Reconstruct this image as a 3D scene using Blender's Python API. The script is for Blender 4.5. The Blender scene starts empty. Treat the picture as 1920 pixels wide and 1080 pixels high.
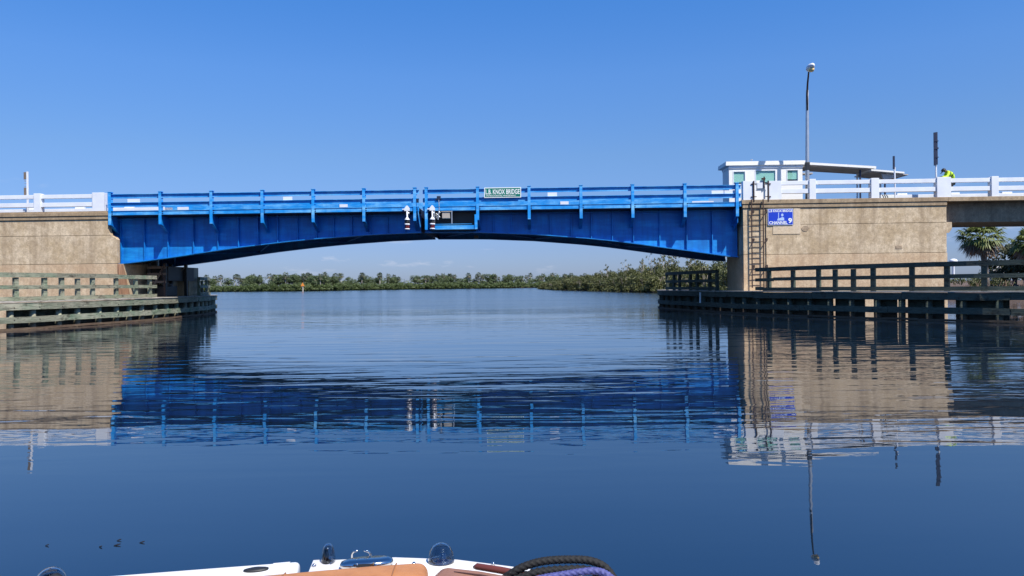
import bpy, bmesh, math, random
import numpy as np
from mathutils import Vector, Matrix
R = math.radians
sc = bpy.context.scene
col = sc.collection

# ------------------------------------------------------------------ camera
cam = bpy.data.cameras.new("camera"); cam.lens = 26.0; cam.sensor_width = 36.0
cam.clip_start = 0.1; cam.clip_end = 20000
camo = bpy.data.objects.new("camera", cam); col.objects.link(camo); sc.camera = camo
RHO, PITCH = 0.0115, 0.0036
fwd = Vector((0, math.cos(PITCH), -math.sin(PITCH)))
rgt = Vector((math.cos(RHO), 0, -math.sin(RHO))); upv = rgt.cross(fwd); rgt = fwd.cross(upv)
m = Matrix((rgt, upv, -fwd)).transposed().to_4x4(); m.translation = (0, 0, 1.8)
camo.matrix_world = m

# ------------------------------------------------------------------ sky, sun, exposure
SUN_EL, SUN_AZ = R(56.5), R(38)
sun_dir = Vector((math.sin(SUN_AZ)*math.cos(SUN_EL), -math.cos(SUN_AZ)*math.cos(SUN_EL), math.sin(SUN_EL)))
w = bpy.data.worlds.new("World"); sc.world = w; w.use_nodes = True
nt = w.node_tree; nt.nodes.clear()
def N(tree, t, **k):
    n = tree.nodes.new(t)
    for a, b in k.items():
        if a.startswith('i_'):
            key = a[2:]
            n.inputs[int(key) if key.isdigit() else key.replace('_', ' ')].default_value = b
        else: setattr(n, a, b)
    return n
sky = N(nt, 'ShaderNodeTexSky', sky_type='NISHITA', sun_disc=False, sun_elevation=SUN_EL,
        sun_rotation=math.atan2(sun_dir.x, sun_dir.y), altitude=0, air_density=1.0, dust_density=0.35, ozone_density=2.2)
hsv = N(nt, 'ShaderNodeHueSaturation', i_Saturation=1.12, i_Value=1.0)
nt.links.new(sky.outputs[0], hsv.inputs['Color'])
tc = N(nt, 'ShaderNodeTexCoord')
# deep clear-air blue: the sky's own colour by height above the horizon
szz = N(nt, 'ShaderNodeSeparateXYZ'); nt.links.new(tc.outputs['Generated'], szz.inputs[0])
ramp = N(nt, 'ShaderNodeValToRGB'); nt.links.new(szz.outputs['Z'], ramp.inputs[0])
for i_, (p_, c_) in enumerate([(0.0, (.22, .285, .54)), (0.05, (.25, .31, .54)), (0.17, (.36, .445, .60)), (0.27, (.375, .535, .75)), (0.36, (.305, .56, .835)), (1.0, (.295, .54, .825))]):
    e_ = ramp.color_ramp.elements[i_] if i_ < 1 else ramp.color_ramp.elements.new(p_) if i_ < 5 else ramp.color_ramp.elements[-1]
    e_.position = p_; e_.color = (*c_, 1)
tint = N(nt, 'ShaderNodeMix', data_type='RGBA', blend_type='MULTIPLY'); tint.inputs['Factor'].default_value = 1
nt.links.new(hsv.outputs[0], tint.inputs['A']); nt.links.new(ramp.outputs[0], tint.inputs['B'])
mp = N(nt, 'ShaderNodeMapping'); mp.inputs['Scale'].default_value = (7, 7, 26)
nt.links.new(tc.outputs['Generated'], mp.inputs[0])
nz = N(nt, 'ShaderNodeTexNoise', i_Scale=2.4, i_Detail=6.0, i_Roughness=0.58)
nt.links.new(mp.outputs[0], nz.inputs['Vector'])
cr = N(nt, 'ShaderNodeMapRange', i_1=0.60, i_2=0.76)
nt.links.new(nz.outputs[0], cr.inputs[0])
sx = N(nt, 'ShaderNodeSeparateXYZ'); nt.links.new(tc.outputs['Generated'], sx.inputs[0])
b1 = N(nt, 'ShaderNodeMapRange', i_1=0.005, i_2=0.03); nt.links.new(sx.outputs['Z'], b1.inputs[0])
b2 = N(nt, 'ShaderNodeMapRange', i_1=0.14, i_2=0.05); nt.links.new(sx.outputs['Z'], b2.inputs[0])
ml = N(nt, 'ShaderNodeMath', operation='MULTIPLY'); nt.links.new(b1.outputs[0], ml.inputs[0]); nt.links.new(b2.outputs[0], ml.inputs[1])
ml2 = N(nt, 'ShaderNodeMath', operation='MULTIPLY'); nt.links.new(ml.outputs[0], ml2.inputs[0]); nt.links.new(cr.outputs[0], ml2.inputs[1])
ml3 = N(nt, 'ShaderNodeMath', operation='MULTIPLY', i_1=0.42); nt.links.new(ml2.outputs[0], ml3.inputs[0])
mx = N(nt, 'ShaderNodeMix', data_type='RGBA')
nt.links.new(ml3.outputs[0], mx.inputs['Factor']); nt.links.new(tint.outputs['Result'], mx.inputs['A']); mx.inputs['B'].default_value = (3.6, 3.7, 4.2, 1)
bg = N(nt, 'ShaderNodeBackground', i_Strength=0.145)
nt.links.new(mx.outputs['Result'], bg.inputs[0])
wo = N(nt, 'ShaderNodeOutputWorld'); nt.links.new(bg.outputs[0], wo.inputs[0])
sl = bpy.data.lights.new("sun", 'SUN'); sl.energy = 4.6; sl.angle = R(0.53); sl.color = (1, 0.95, 0.87)
so = bpy.data.objects.new("sun", sl); col.objects.link(so)
so.rotation_euler = sun_dir.to_track_quat('Z', 'Y').to_euler(); so.location = (20, -30, 60)
sc.view_settings.view_transform = 'Standard'; sc.view_settings.look = 'None'
sc.view_settings.exposure = 0.58; sc.view_settings.gamma = 1.0
sc.cycles.use_denoising = True; sc.cycles.max_bounces = 8; sc.cycles.caustics_reflective = False; sc.cycles.caustics_refractive = False

# ------------------------------------------------------------------ helpers
def new_mat(name):
    mt = bpy.data.materials.new(name); mt.use_nodes = True
    t = mt.node_tree; return mt, t, t.nodes['Principled BSDF']
def mixc(t, fac, a, b):
    n = N(t, 'ShaderNodeMix', data_type='RGBA')
    if hasattr(fac, 'links'): t.links.new(fac, n.inputs['Factor'])
    else: n.inputs['Factor'].default_value = fac
    for v, s in ((a, 'A'), (b, 'B')):
        if hasattr(v, 'links'): t.links.new(v, n.inputs[s])
        else: n.inputs[s].default_value = (*v, 1) if len(v) == 3 else v
    return n.outputs['Result']
def noise(t, scale=(1, 1, 1), s=1.0, detail=4.0, rough=0.55, lo=0.35, hi=0.65, coord='Object'):
    c = N(t, 'ShaderNodeTexCoord'); mpp = N(t, 'ShaderNodeMapping'); mpp.inputs['Scale'].default_value = scale
    t.links.new(c.outputs[coord], mpp.inputs[0])
    n = N(t, 'ShaderNodeTexNoise', i_Scale=s, i_Detail=detail, i_Roughness=rough); t.links.new(mpp.outputs[0], n.inputs['Vector'])
    r = N(t, 'ShaderNodeMapRange', i_1=lo, i_2=hi); t.links.new(n.outputs[0], r.inputs[0])
    return r.outputs[0]
def bump(t, bs, h, dist=0.01, strength=1.0):
    b = N(t, 'ShaderNodeBump'); b.inputs['Distance'].default_value = dist; b.inputs['Strength'].default_value = strength
    t.links.new(h, b.inputs['Height']); t.links.new(b.outputs[0], bs.inputs['Normal'])
def simple(name, c, rough=0.5, metal=0.0, var=0.18, s=3.0, bmp=0.0, scale=(1, 1, 1)):
    mt, t, bs = new_mat(name)
    f = noise(t, scale, s, 5.0, 0.6, 0.3, 0.7)
    d = tuple(x*(1-var) for x in c); l = tuple(min(1, x*(1+var)) for x in c)
    t.links.new(mixc(t, f, d, l), bs.inputs['Base Color'])
    bs.inputs['Roughness'].default_value = rough; bs.inputs['Metallic'].default_value = metal
    if bmp: bump(t, bs, noise(t, scale, s*4, 4.0, 0.6, 0, 1), bmp)
    return mt
def blue_mat(name, c, faded, grime, amount):
    mt, t, bs = new_mat(name)
    f = noise(t, (0.35, 1, 1.6), 1.5, 7.0, 0.7, 0.45, 0.66)
    c1 = mixc(t, f, c, faded)
    g = noise(t, (1.9, 1.9, 0.22), 1.2, 7.0, 0.7, 0.42, 0.68)
    gm = N(t, 'ShaderNodeMath', operation='MULTIPLY', i_1=amount); t.links.new(g, gm.inputs[0])
    c2 = mixc(t, gm.outputs[0], c1, grime)
    r = noise(t, (1.6, 1.6, 0.5), 0.9, 7.0, 0.75, 0.64, 0.74)
    rm = N(t, 'ShaderNodeMath', operation='MULTIPLY', i_1=0.35); t.links.new(r, rm.inputs[0])
    t.links.new(mixc(t, rm.outputs[0], c2, (0.10, 0.06, 0.04)), bs.inputs['Base Color'])
    bs.inputs['Roughness'].default_value = 0.5
    return mt
def concrete_mat(name, c, dark, light, amt=1.0):
    mt, t, bs = new_mat(name)
    a = noise(t, (1, 1, 1), 0.7, 7.0, 0.7, 0.42, 0.60)
    c1 = mixc(t, a, c, light)
    b = noise(t, (1, 1, 0.8), 4.2, 8.0, 0.78, 0.42, 0.66)
    bm = N(t, 'ShaderNodeMath', operation='MULTIPLY', i_1=0.6*amt); t.links.new(b, bm.inputs[0])
    c2 = mixc(t, bm.outputs[0], c1, dark)
    s = noise(t, (1.9, 1.9, 0.09), 1.0, 7.0, 0.7, 0.48, 0.72)
    sm = N(t, 'ShaderNodeMath', operation='MULTIPLY', i_1=0.62*amt); t.links.new(s, sm.inputs[0])
    c3 = mixc(t, sm.outputs[0], c2, dark)
    p = noise(t, (1, 1, 1), 13.0, 4.0, 0.75, 0.40, 0.68)
    pm = N(t, 'ShaderNodeMath', operation='MULTIPLY', i_1=0.34); t.links.new(p, pm.inputs[0])
    t.links.new(mixc(t, pm.outputs[0], c3, tuple(x*0.6 for x in dark)), bs.inputs['Base Color'])
    bs.inputs['Roughness'].default_value = 0.92
    bump(t, bs, noise(t, (1, 1, 1), 14.0, 5.0, 0.7, 0, 1), 0.012)
    return mt
def wood_mat(name, c, c2, dark):
    mt, t, bs = new_mat(name)
    a = noise(t, (1, 1, 1), 1.1, 5.0, 0.6, 0.36, 0.66)
    k = mixc(t, a, c, c2)
    oi = N(t, 'ShaderNodeObjectInfo'); om_ = N(t, 'ShaderNodeMapRange', i_3=-0.35, i_4=0.75); t.links.new(oi.outputs['Random'], om_.inputs[0])
    k = mixc(t, om_.outputs[0], k, tuple(0.55*x+0.45*y for x, y in zip(c2, dark)))
    b = noise(t, (1.5, 1.5, 9), 1.6, 5.0, 0.7, 0.45, 0.75)
    bm = N(t, 'ShaderNodeMath', operation='MULTIPLY', i_1=0.7); t.links.new(b, bm.inputs[0])
    k = mixc(t, bm.outputs[0], k, dark)
    d = noise(t, (1, 1, 1.6), 1.7, 7.0, 0.78, 0.53, 0.66)
    dm = N(t, 'ShaderNodeMath', operation='MULTIPLY', i_1=0.88); t.links.new(d, dm.inputs[0])
    k = mixc(t, dm.outputs[0], k, tuple(x*0.5 for x in dark))
    # tide line: the lowest part stays wet and dark
    gp = N(t, 'ShaderNodeNewGeometry'); gs = N(t, 'ShaderNodeSeparateXYZ'); t.links.new(gp.outputs['Position'], gs.inputs[0])
    ja = N(t, 'ShaderNodeMath', operation='MULTIPLY_ADD', i_1=0.22); t.links.new(a, ja.inputs[0]); t.links.new(gs.outputs['Z'], ja.inputs[2])
    tl = N(t, 'ShaderNodeMapRange', i_1=0.46, i_2=0.22); t.links.new(ja.outputs[0], tl.inputs[0])
    tlm = N(t, 'ShaderNodeMath', operation='MULTIPLY', i_1=0.7); t.links.new(tl.outputs[0], tlm.inputs[0])
    t.links.new(mixc(t, tlm.outputs[0], k, (0.10, 0.055, 0.03)), bs.inputs['Base Color'])
    bs.inputs['Roughness'].default_value = 0.85
    bump(t, bs, b, 0.012)
    return mt
def leaf_mat(name, c, c2, tr=0.25):
    mt, t, bs = new_mat(name)
    g = N(t, 'ShaderNodeNewGeometry'); o = N(t, 'ShaderNodeObjectInfo')
    ad = N(t, 'ShaderNodeMath', operation='MULTIPLY_ADD', i_1=0.45); t.links.new(o.outputs['Random'], ad.inputs[0])
    hm = N(t, 'ShaderNodeMath', operation='MULTIPLY', i_1=0.6); t.links.new(g.outputs['Random Per Island'], hm.inputs[0]); t.links.new(hm.outputs[0], ad.inputs[2])
    k = mixc(t, ad.outputs[0], c, c2)
    t.links.new(k, bs.inputs['Base Color']); bs.inputs['Roughness'].default_value = 0.55
    trn = N(t, 'ShaderNodeBsdfTranslucent'); t.links.new(k, trn.inputs[0])
    ms = N(t, 'ShaderNodeMixShader', i_0=tr); t.links.new(bs.outputs[0], ms.inputs[1]); t.links.new(trn.outputs[0], ms.inputs[2])
    t.links.new(ms.outputs[0], t.nodes['Material Output'].inputs[0])
    return mt

M = {}
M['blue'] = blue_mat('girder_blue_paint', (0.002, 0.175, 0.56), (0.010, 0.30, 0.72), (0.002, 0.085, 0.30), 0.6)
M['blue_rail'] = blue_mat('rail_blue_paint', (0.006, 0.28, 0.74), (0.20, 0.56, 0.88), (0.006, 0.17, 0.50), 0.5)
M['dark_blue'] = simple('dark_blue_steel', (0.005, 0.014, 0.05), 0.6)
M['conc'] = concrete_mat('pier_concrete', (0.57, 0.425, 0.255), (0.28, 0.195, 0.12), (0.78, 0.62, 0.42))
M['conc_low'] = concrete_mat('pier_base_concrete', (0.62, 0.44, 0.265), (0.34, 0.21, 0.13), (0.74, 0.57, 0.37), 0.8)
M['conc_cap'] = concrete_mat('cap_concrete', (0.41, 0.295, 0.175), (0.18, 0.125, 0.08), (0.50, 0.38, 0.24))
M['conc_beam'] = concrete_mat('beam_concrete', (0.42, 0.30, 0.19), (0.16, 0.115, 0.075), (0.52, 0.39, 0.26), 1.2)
M['patch'] = concrete_mat('repair_mortar', (0.70, 0.55, 0.37), (0.45, 0.34, 0.22), (0.76, 0.62, 0.45), 0.5)
M['rust'] = simple('rust_stained_concrete', (0.40, 0.22, 0.13), 0.9, 0, 0.5, 2.0, 0, (3, 3, 0.4))
M['white'] = simple('white_paint', (0.74, 0.76, 0.80), 0.55, 0, 0.07, 1.5)
M['white_wall'] = simple('white_painted_wall', (0.84, 0.82, 0.77), 0.7, 0, 0.05, 1.2)
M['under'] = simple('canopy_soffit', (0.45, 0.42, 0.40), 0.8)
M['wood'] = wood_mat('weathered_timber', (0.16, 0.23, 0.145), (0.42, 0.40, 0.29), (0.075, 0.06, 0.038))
M['wood_dark'] = wood_mat('shade_toned_timber', (0.045, 0.070, 0.055), (0.085, 0.105, 0.08), (0.02, 0.02, 0.014))  # timber darkened so that its colour carries shade
M['wood_low'] = wood_mat('tidal_timber', (0.30, 0.24, 0.15), (0.20, 0.15, 0.10), (0.10, 0.035, 0.025))
M['plank'] = wood_mat('walkway_plank', (0.42, 0.38, 0.31), (0.52, 0.47, 0.40), (0.17, 0.14, 0.10))
M['black'] = simple('black_steel', (0.012, 0.012, 0.013), 0.5)
M['steel'] = simple('galvanized_steel', (0.50, 0.52, 0.54), 0.42, 0.7, 0.1)
M['dark_steel'] = simple('rusty_ladder_steel', (0.045, 0.025, 0.02), 0.8)
M['grey'] = simple('grey_box_paint', (0.42, 0.37, 0.31), 0.6)
M['brown'] = simple('brown_board', (0.17, 0.13, 0.10), 0.8)
M['red'] = simple('red_lens', (0.16, 0.015, 0.015), 0.25)
M['sign_green'] = simple('green_sign_sheet', (0.0, 0.17, 0.115), 0.4, 0, 0.05)
M['sign_blue'] = simple('blue_sign_sheet', (0.006, 0.045, 0.50), 0.45, 0, 0.05)
M['sign_white'] = simple('white_sign_sheet', (0.82, 0.84, 0.82), 0.5, 0, 0.03)
M['pale_blue'] = simple('pale_blue_symbol', (0.42, 0.55, 0.80), 0.5, 0, 0.05)
M['blind'] = simple('mint_window_blind', (0.46, 0.70, 0.60), 0.7, 0, 0.06, 1.0)
M['dark_in'] = simple('dark_interior', (0.03, 0.045, 0.045), 0.8)
M['leaf_mang'] = leaf_mat('mangrove_leaf', (0.040, 0.054, 0.013), (0.142, 0.145, 0.042))
M['leaf_far'] = leaf_mat('far_canopy_leaf', (0.045, 0.078, 0.028), (0.135, 0.170, 0.070))
M['leaf_fgreen'] = leaf_mat('far_mangrove_leaf', (0.045, 0.075, 0.018), (0.12, 0.155, 0.045))
M['leaf_oak'] = leaf_mat('oak_leaf', (0.018, 0.030, 0.012), (0.060, 0.075, 0.030))
M['leaf_palm'] = leaf_mat('palm_leaf', (0.050, 0.085, 0.018), (0.25, 0.28, 0.085))
M['leaf_pfar'] = leaf_mat('far_palm_leaf', (0.045, 0.070, 0.030), (0.17, 0.19, 0.11))
M['leaf_dead'] = leaf_mat('dead_palm_leaf', (0.20, 0.12, 0.07), (0.40, 0.27, 0.18), 0.15)
M['leaf_fdead'] = leaf_mat('far_dry_frond', (0.13, 0.12, 0.07), (0.24, 0.22, 0.14), 0.15)
M['bark'] = simple('grey_bark', (0.20, 0.17, 0.14), 0.9, 0, 0.4, 4.0, 0.02)
M['bark_pale'] = simple('pale_bark', (0.42, 0.38, 0.33), 0.9, 0, 0.3, 4.0)
M['soil'] = simple('muddy_bank', (0.10, 0.065, 0.045), 0.95, 0, 0.45, 0.8, 0.05)
M['gel'] = simple('white_gelcoat', (0.80, 0.79, 0.77), 0.22, 0, 0.03, 2.0)
M['chrome'] = simple('polished_stainless', (0.55, 0.54, 0.53), 0.10, 1.0, 0.03)
M['rubber'] = simple('black_rubber', (0.012, 0.013, 0.015), 0.55, 0, 0.3)
M['clear'] = None

def gather(name, loc=(0, 0, 0), rz=0.0):
    o = bpy.data.objects.new(name, None); o.empty_display_size = 0.3; col.objects.link(o)
    o.location = loc; o.rotation_euler = (0, 0, rz); return o
def tag(o, label=None, cat=None, group=None, kind=None):
    for k, v in (('label', label), ('category', cat), ('group', group), ('kind', kind)):
        if v: o[k] = v
    return o
class MB:
    """collects shapes, then links them as one mesh object"""
    def __init__(s): s.v = []; s.f = []; s.mi = []; s.cur = 0; s.sm = []; s.smooth = False
    def add(s, vs, fs):
        b = len(s.v); s.v += [tuple(v) for v in vs]
        for f in fs: s.f.append([b+i for i in f]); s.mi.append(s.cur); s.sm.append(s.smooth)
        return s
    def box(s, x0, x1, y0, y1, z0, z1):
        return s.add([(x0,y0,z0),(x1,y0,z0),(x1,y1,z0),(x0,y1,z0),(x0,y0,z1),(x1,y0,z1),(x1,y1,z1),(x0,y1,z1)],
              [(3,2,1,0),(4,5,6,7),(0,1,5,4),(1,2,6,5),(2,3,7,6),(3,0,4,7)])
    def bevel_box(s, x0, x1, y0, y1, z0, z1, b=0.02):
        bm = bmesh.new(); bmesh.ops.create_cube(bm, size=1)
        for v in bm.verts: v.co = ((x0+x1)/2+v.co.x*(x1-x0), (y0+y1)/2+v.co.y*(y1-y0), (z0+z1)/2+v.co.z*(z1-z0))
        bmesh.ops.bevel(bm, geom=bm.edges[:], offset=b, segments=2, affect='EDGES', profile=0.6)
        bm.verts.index_update(); vs = [v.co[:] for v in bm.verts]; fs = [[v.index for v in f.verts] for f in bm.faces]; bm.free()
        return s.add(vs, fs)
    def prism(s, poly, axis, a, b):
        """poly = 2-d points counter-clockwise; axis 0:(y,z) 1:(x,z) 2:(x,y)"""
        def P(p, t): return (t, p[0], p[1]) if axis == 0 else (p[0], t, p[1]) if axis == 1 else (p[0], p[1], t)
        n = len(poly); vs = [P(p, a) for p in poly] + [P(p, b) for p in poly]
        fs = [list(range(n))[::-1], list(range(n, 2*n))] + [(i, (i+1) % n, n+(i+1) % n, n+i) for i in range(n)]
        return s.add(vs, fs)
    def tube(s, pts, rad, n=8, caps=True):
        pts = [Vector(p) for p in pts]; k = len(pts)
        rr = rad if hasattr(rad, '__len__') else [rad]*k
        t0 = (pts[1]-pts[0]).normalized(); u = t0.orthogonal().normalized(); vs = []
        for i, p in enumerate(pts):
            t = (pts[min(i+1, k-1)]-pts[max(i-1, 0)]).normalized()
            u = (u - t*u.dot(t)).normalized(); w_ = t.cross(u)
            for j in range(n):
                a = 2*math.pi*j/n; vs.append(p + (u*math.cos(a)+w_*math.sin(a))*rr[i])
        fs = [(i*n+j, i*n+(j+1) % n, (i+1)*n+(j+1) % n, (i+1)*n+j) for i in range(k-1) for j in range(n)]
        if caps: fs += [list(range(n))[::-1], list(range((k-1)*n, k*n))]
        return s.add(vs, fs)
    def lathe(s, prof, c=(0, 0, 0), n=16):
        """prof = (radius, z) from bottom to top"""
        vs = []; fs = []
        for r, z in prof:
            for j in range(n):
                a = 2*math.pi*j/n; vs.append((c[0]+r*math.cos(a), c[1]+r*math.sin(a), c[2]+z))
        for i in range(len(prof)-1):
            for j in range(n): fs.append((i*n+j, i*n+(j+1) % n, (i+1)*n+(j+1) % n, (i+1)*n+j))
        fs += [list(range(n))[::-1], list(range((len(prof)-1)*n, len(prof)*n))]
        return s.add(vs, fs)
    def obox(s, p, q, width, z0, z1, off=0.0):
        """upright box running from p to q in plan, its face 'off' to the side"""
        p = Vector((p[0], p[1])); q = Vector((q[0], q[1])); d = (q-p).normalized(); nn = Vector((-d.y, d.x))
        a, b = p+nn*off, q+nn*off; c, e = q+nn*(off+width), p+nn*(off+width)
        return s.prism([a[:], b[:], c[:], e[:]], 2, z0, z1)
    def build(s, name, mat, parent=None, origin=(0, 0, 0), rz=0.0, smooth=None, loc=None):
        me = bpy.data.meshes.new(name); o3 = Vector(origin)
        me.from_pydata([(v[0]-o3.x, v[1]-o3.y, v[2]-o3.z) for v in s.v], [], s.f)
        for mm in (mat if isinstance(mat, (list, tuple)) else [mat]): me.materials.append(mm)
        me.polygons.foreach_set('material_index', s.mi)
        me.polygons.foreach_set('use_smooth', s.sm if smooth is None else [smooth]*len(s.f))
        bm = bmesh.new(); bm.from_mesh(me); bmesh.ops.recalc_face_normals(bm, faces=bm.faces[:]); bm.to_mesh(me); bm.free()
        o = bpy.data.objects.new(name, me); col.objects.link(o)
        if parent: o.parent = parent
        elif loc is not None: o.location = loc; o.rotation_euler = (0, 0, rz)
        return o

# the bridge stands in a frame of its own, turned a little against the view
TH = -0.027; BO = Vector((0, 43.36, 0))
def W(x, y, z=0.0): return Vector((BO.x + x*math.cos(TH) - y*math.sin(TH), BO.y + x*math.sin(TH) + y*math.cos(TH), z))
def bthing(name, label, cat, o, group=None):
    return tag(gather(name, W(*o), TH), label, cat, group)

def text_mesh(s, txt, x0, x1, z0, z1, y, depth=0.01, bold=0.0):
    """raised lettering filling the given rectangle, facing -y"""
    cu = bpy.data.curves.new('lettering', 'FONT'); cu.body = txt; cu.offset = bold; cu.resolution_u = 3
    ob = bpy.data.objects.new('lettering', cu); col.objects.link(ob)
    bpy.context.view_layer.update()
    me = bpy.data.meshes.new_from_object(ob.evaluated_get(bpy.context.evaluated_depsgraph_get()))
    vs = np.array([v.co[:] for v in me.vertices]); fs = [list(p.vertices) for p in me.polygons]
    bpy.data.objects.remove(ob); bpy.data.curves.remove(cu); bpy.data.meshes.remove(me)
    mn, mxx = vs.min(0), vs.max(0)
    X = x0+(vs[:, 0]-mn[0])/(mxx[0]-mn[0])*(x1-x0); Z = z0+(vs[:, 1]-mn[1])/(mxx[1]-mn[1])*(z1-z0)
    return s.add([(a, y-depth, b) for a, b in zip(X, Z)], fs)

rnd = random.Random(7)
# ------------------------------------------------------------------ water
def water_material():
    mt, t, bs = new_mat('river_water')
    bs.inputs['Base Color'].default_value = (0.0055, 0.0125, 0.023, 1)
    bs.inputs['Roughness'].default_value = 0.012; bs.inputs['IOR'].default_value = 2.2
    c = N(t, 'ShaderNodeTexCoord')
    def nz(sx, sy, detail, rough, dist=0.0, rot=0.0):
        mpp = N(t, 'ShaderNodeMapping'); mpp.inputs['Scale'].default_value = (sx, sy, 1); mpp.inputs['Rotation'].default_value = (0, 0, rot)
        t.links.new(c.outputs['Object'], mpp.inputs[0])
        n = N(t, 'ShaderNodeTexNoise', i_Scale=1.0, i_Detail=detail, i_Roughness=rough, i_Distortion=dist); t.links.new(mpp.outputs[0], n.inputs['Vector'])
        return n.outputs[0]
    def mr(v, a, b, lo=0.0, hi=1.0):
        r = N(t, 'ShaderNodeMapRange', i_1=a, i_2=b, i_3=lo, i_4=hi); t.links.new(v, r.inputs[0]); return r.outputs[0]
    def op(o, a, b):
        n = N(t, 'ShaderNodeMath', operation=o)
        for i, v in enumerate((a, b)):
            if hasattr(v, 'links'): t.links.new(v, n.inputs[i])
            else: n.inputs[i].default_value = v
        return n.outputs[0]
    sep = N(t, 'ShaderNodeSeparateXYZ'); t.links.new(c.outputs['Object'], sep.inputs[0])
    Y = sep.outputs['Y']
    # the breeze comes and goes: flat near the boat, long ripples further out, ruffled patches beyond the bridge
    ripple = op('MULTIPLY', mr(Y, 6.5, 12.0, 0.10, 1.0), mr(nz(0.03, 0.10, 2, 0.5), 0.35, 0.62, 0.30, 1.0))
    X = sep.outputs['X']
    ruff = op('MULTIPLY', op('MULTIPLY', mr(Y, 44, 52), mr(Y, 68, 58)), op('MULTIPLY', mr(X, -18, -10), mr(X, 12, 2)))
    patch = op('MULTIPLY', mr(nz(0.012, 0.055, 3, 0.55), 0.52, 0.66), mr(Y, 25, 50))
    patch = op('ADD', patch, op('MULTIPLY', ruff, mr(nz(0.10, 0.20, 2, 0.5), 0.38, 0.60)))
    h1 = op('MULTIPLY', nz(0.30, 1.45, 2.0, 0.45, 0.6, 0.05), ripple)
    h2 = op('MULTIPLY', nz(1.7, 5.2, 3.0, 0.55, 0.3, -0.1), op('ADD', op('MULTIPLY', ripple, 0.10), op('ADD', op('MULTIPLY', patch, 2.4), mr(Y, 45, 130, 0.0, 1.5))))
    h4 = op('MULTIPLY', nz(0.75, 2.7, 2.0, 0.5, 0.4, -0.06), ripple)
    h3 = nz(0.16, 0.42, 1.0, 0.4, 0.3)
    h = op('ADD', op('ADD', op('ADD', op('MULTIPLY', h1, 0.022), op('MULTIPLY', h4, 0.0065)), op('MULTIPLY', h2, 0.014)), op('MULTIPLY', h3, 0.010))
    t.links.new(mr(Y, 36, 66, 0.012, 0.135), bs.inputs['Roughness'])   # ripples too small to see far off
    b = N(t, 'ShaderNodeBump'); b.inputs['Distance'].default_value = 1.0; b.inputs['Strength'].default_value = 1.0
    t.links.new(h, b.inputs['Height']); t.links.new(b.outputs[0], bs.inputs['Normal'])
    return mt
wb = MB(); wb.add([(-6000, -3000, 0), (6000, -3000, 0), (6000, 9000, 0), (-6000, 9000, 0)], [(0, 1, 2, 3)])
tag(wb.build('water', water_material()), 'calm dark blue river water rippled in front of the bridge', None, None, 'structure')
bed = MB(); bed.add([(-6000, -3000, -3), (6000, -3000, -3), (6000, 9000, -3), (-6000, 9000, -3)], [(0, 1, 2, 3)])
tag(bed.build('ground', M['soil']), 'river bed under the water', None, None, 'structure')

# ------------------------------------------------------------------ land
def land(name, pts, hs, label):
    """bank: shoreline polygon rising inland"""
    s = MB(); n = len(pts); cx = sum(p[0] for p in pts)/n; cy = sum(p[1] for p in pts)/n
    rings = [(1.0, -0.4), (0.985, 0.25*hs), (0.95, 0.7*hs), (0.85, hs)]
    vs = []
    for k, z in rings: vs += [(cx+(p[0]-cx)*k, cy+(p[1]-cy)*k, z + (rnd.uniform(-.1, .1)*hs if z > 0 else 0)) for p in pts]
    vs.append((cx, cy, hs)); fs = []
    for r in range(3):
        for i in range(n): fs.append((r*n+i, r*n+(i+1) % n, (r+1)*n+(i+1) % n, (r+1)*n+i))
    fs += [(3*n+i, 3*n+(i+1) % n, 4*n) for i in range(n)]
    s.add(vs, fs)
    return tag(s.build(name, M['soil'], smooth=True), label, None, None, 'structure')
land('far_bank', [(-700, 470), (-300, 445), (-175, 428), (-112, 396), (-84, 452), (-34, 468), (14, 500), (120, 540), (500, 600), (900, 900), (700, 1500), (-900, 1500)], 1.0, 'low wooded bank across the river')
land('right_bank', [(12.5, 328), (14.5, 285), (17.0, 246), (24.6, 189), (28.7, 150), (32.8, 115), (37, 90), (37, 72), (40, 63), (52, 56), (85, 52), (260, 55), (300, 300), (160, 480), (60, 420), (20, 350)], 1.25, 'mangrove bank on the right of the river')

# ------------------------------------------------------------------ the bascule leaves
POST_L = [-23.85, -20.82, -17.76, -14.71, -11.68, -8.67, -5.66]
POST_R = [-4.98, -1.96, 1.06, 4.09, 7.10, 10.13, 13.14]
GB = [(-24.6, 3.37), (-24, 3.38), (-23.0, 3.47), (-20.4, 3.78), (-18.1, 4.10), (-16.1, 4.35), (-13.5, 4.62), (-11.6, 4.78), (-8.3, 4.98), (-5.4, 5.06),
      (-1.9, 5.02), (1.3, 4.86), (4.5, 4.58), (6.1, 4.40), (7.6, 4.19), (9.2, 3.95), (10.8, 3.72), (12.0, 3.53), (12.7, 3.42), (13.4, 3.36), (14.5, 3.3)]
def gz(x): return float(np.interp(x, [p[0] for p in GB], [p[1] for p in GB]))
G1, G2 = 0.96, 7.2
def girder_mb(x0, x1, y, stiff, front):
    web = MB(); n = 40; xs = np.linspace(x0, x1, n)
    for i in range(n-1):
        a, b = xs[i], xs[i+1]
        web.prism([(a, gz(a)), (b, gz(b)), (b, 6.20), (a, 6.20)], 1, y, y+0.03)
    fl = MB()
    for i in range(n-1):
        a, b = xs[i], xs[i+1]
        fl.prism([(a, gz(a)-0.05), (b, gz(b)-0.05), (b, gz(b)), (a, gz(a))], 1, y-0.22, y+0.25)
    st = []
    for x in stiff:
        q = MB(); q.box(x-0.02, x+0.02, y-0.16, y, gz(x)+0.001, 6.19); st.append(q)
    ang = MB(); ang.box(x0, x1, y-0.20, y-0.002, 6.06, 6.10)
    return web, fl, st, ang
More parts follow.
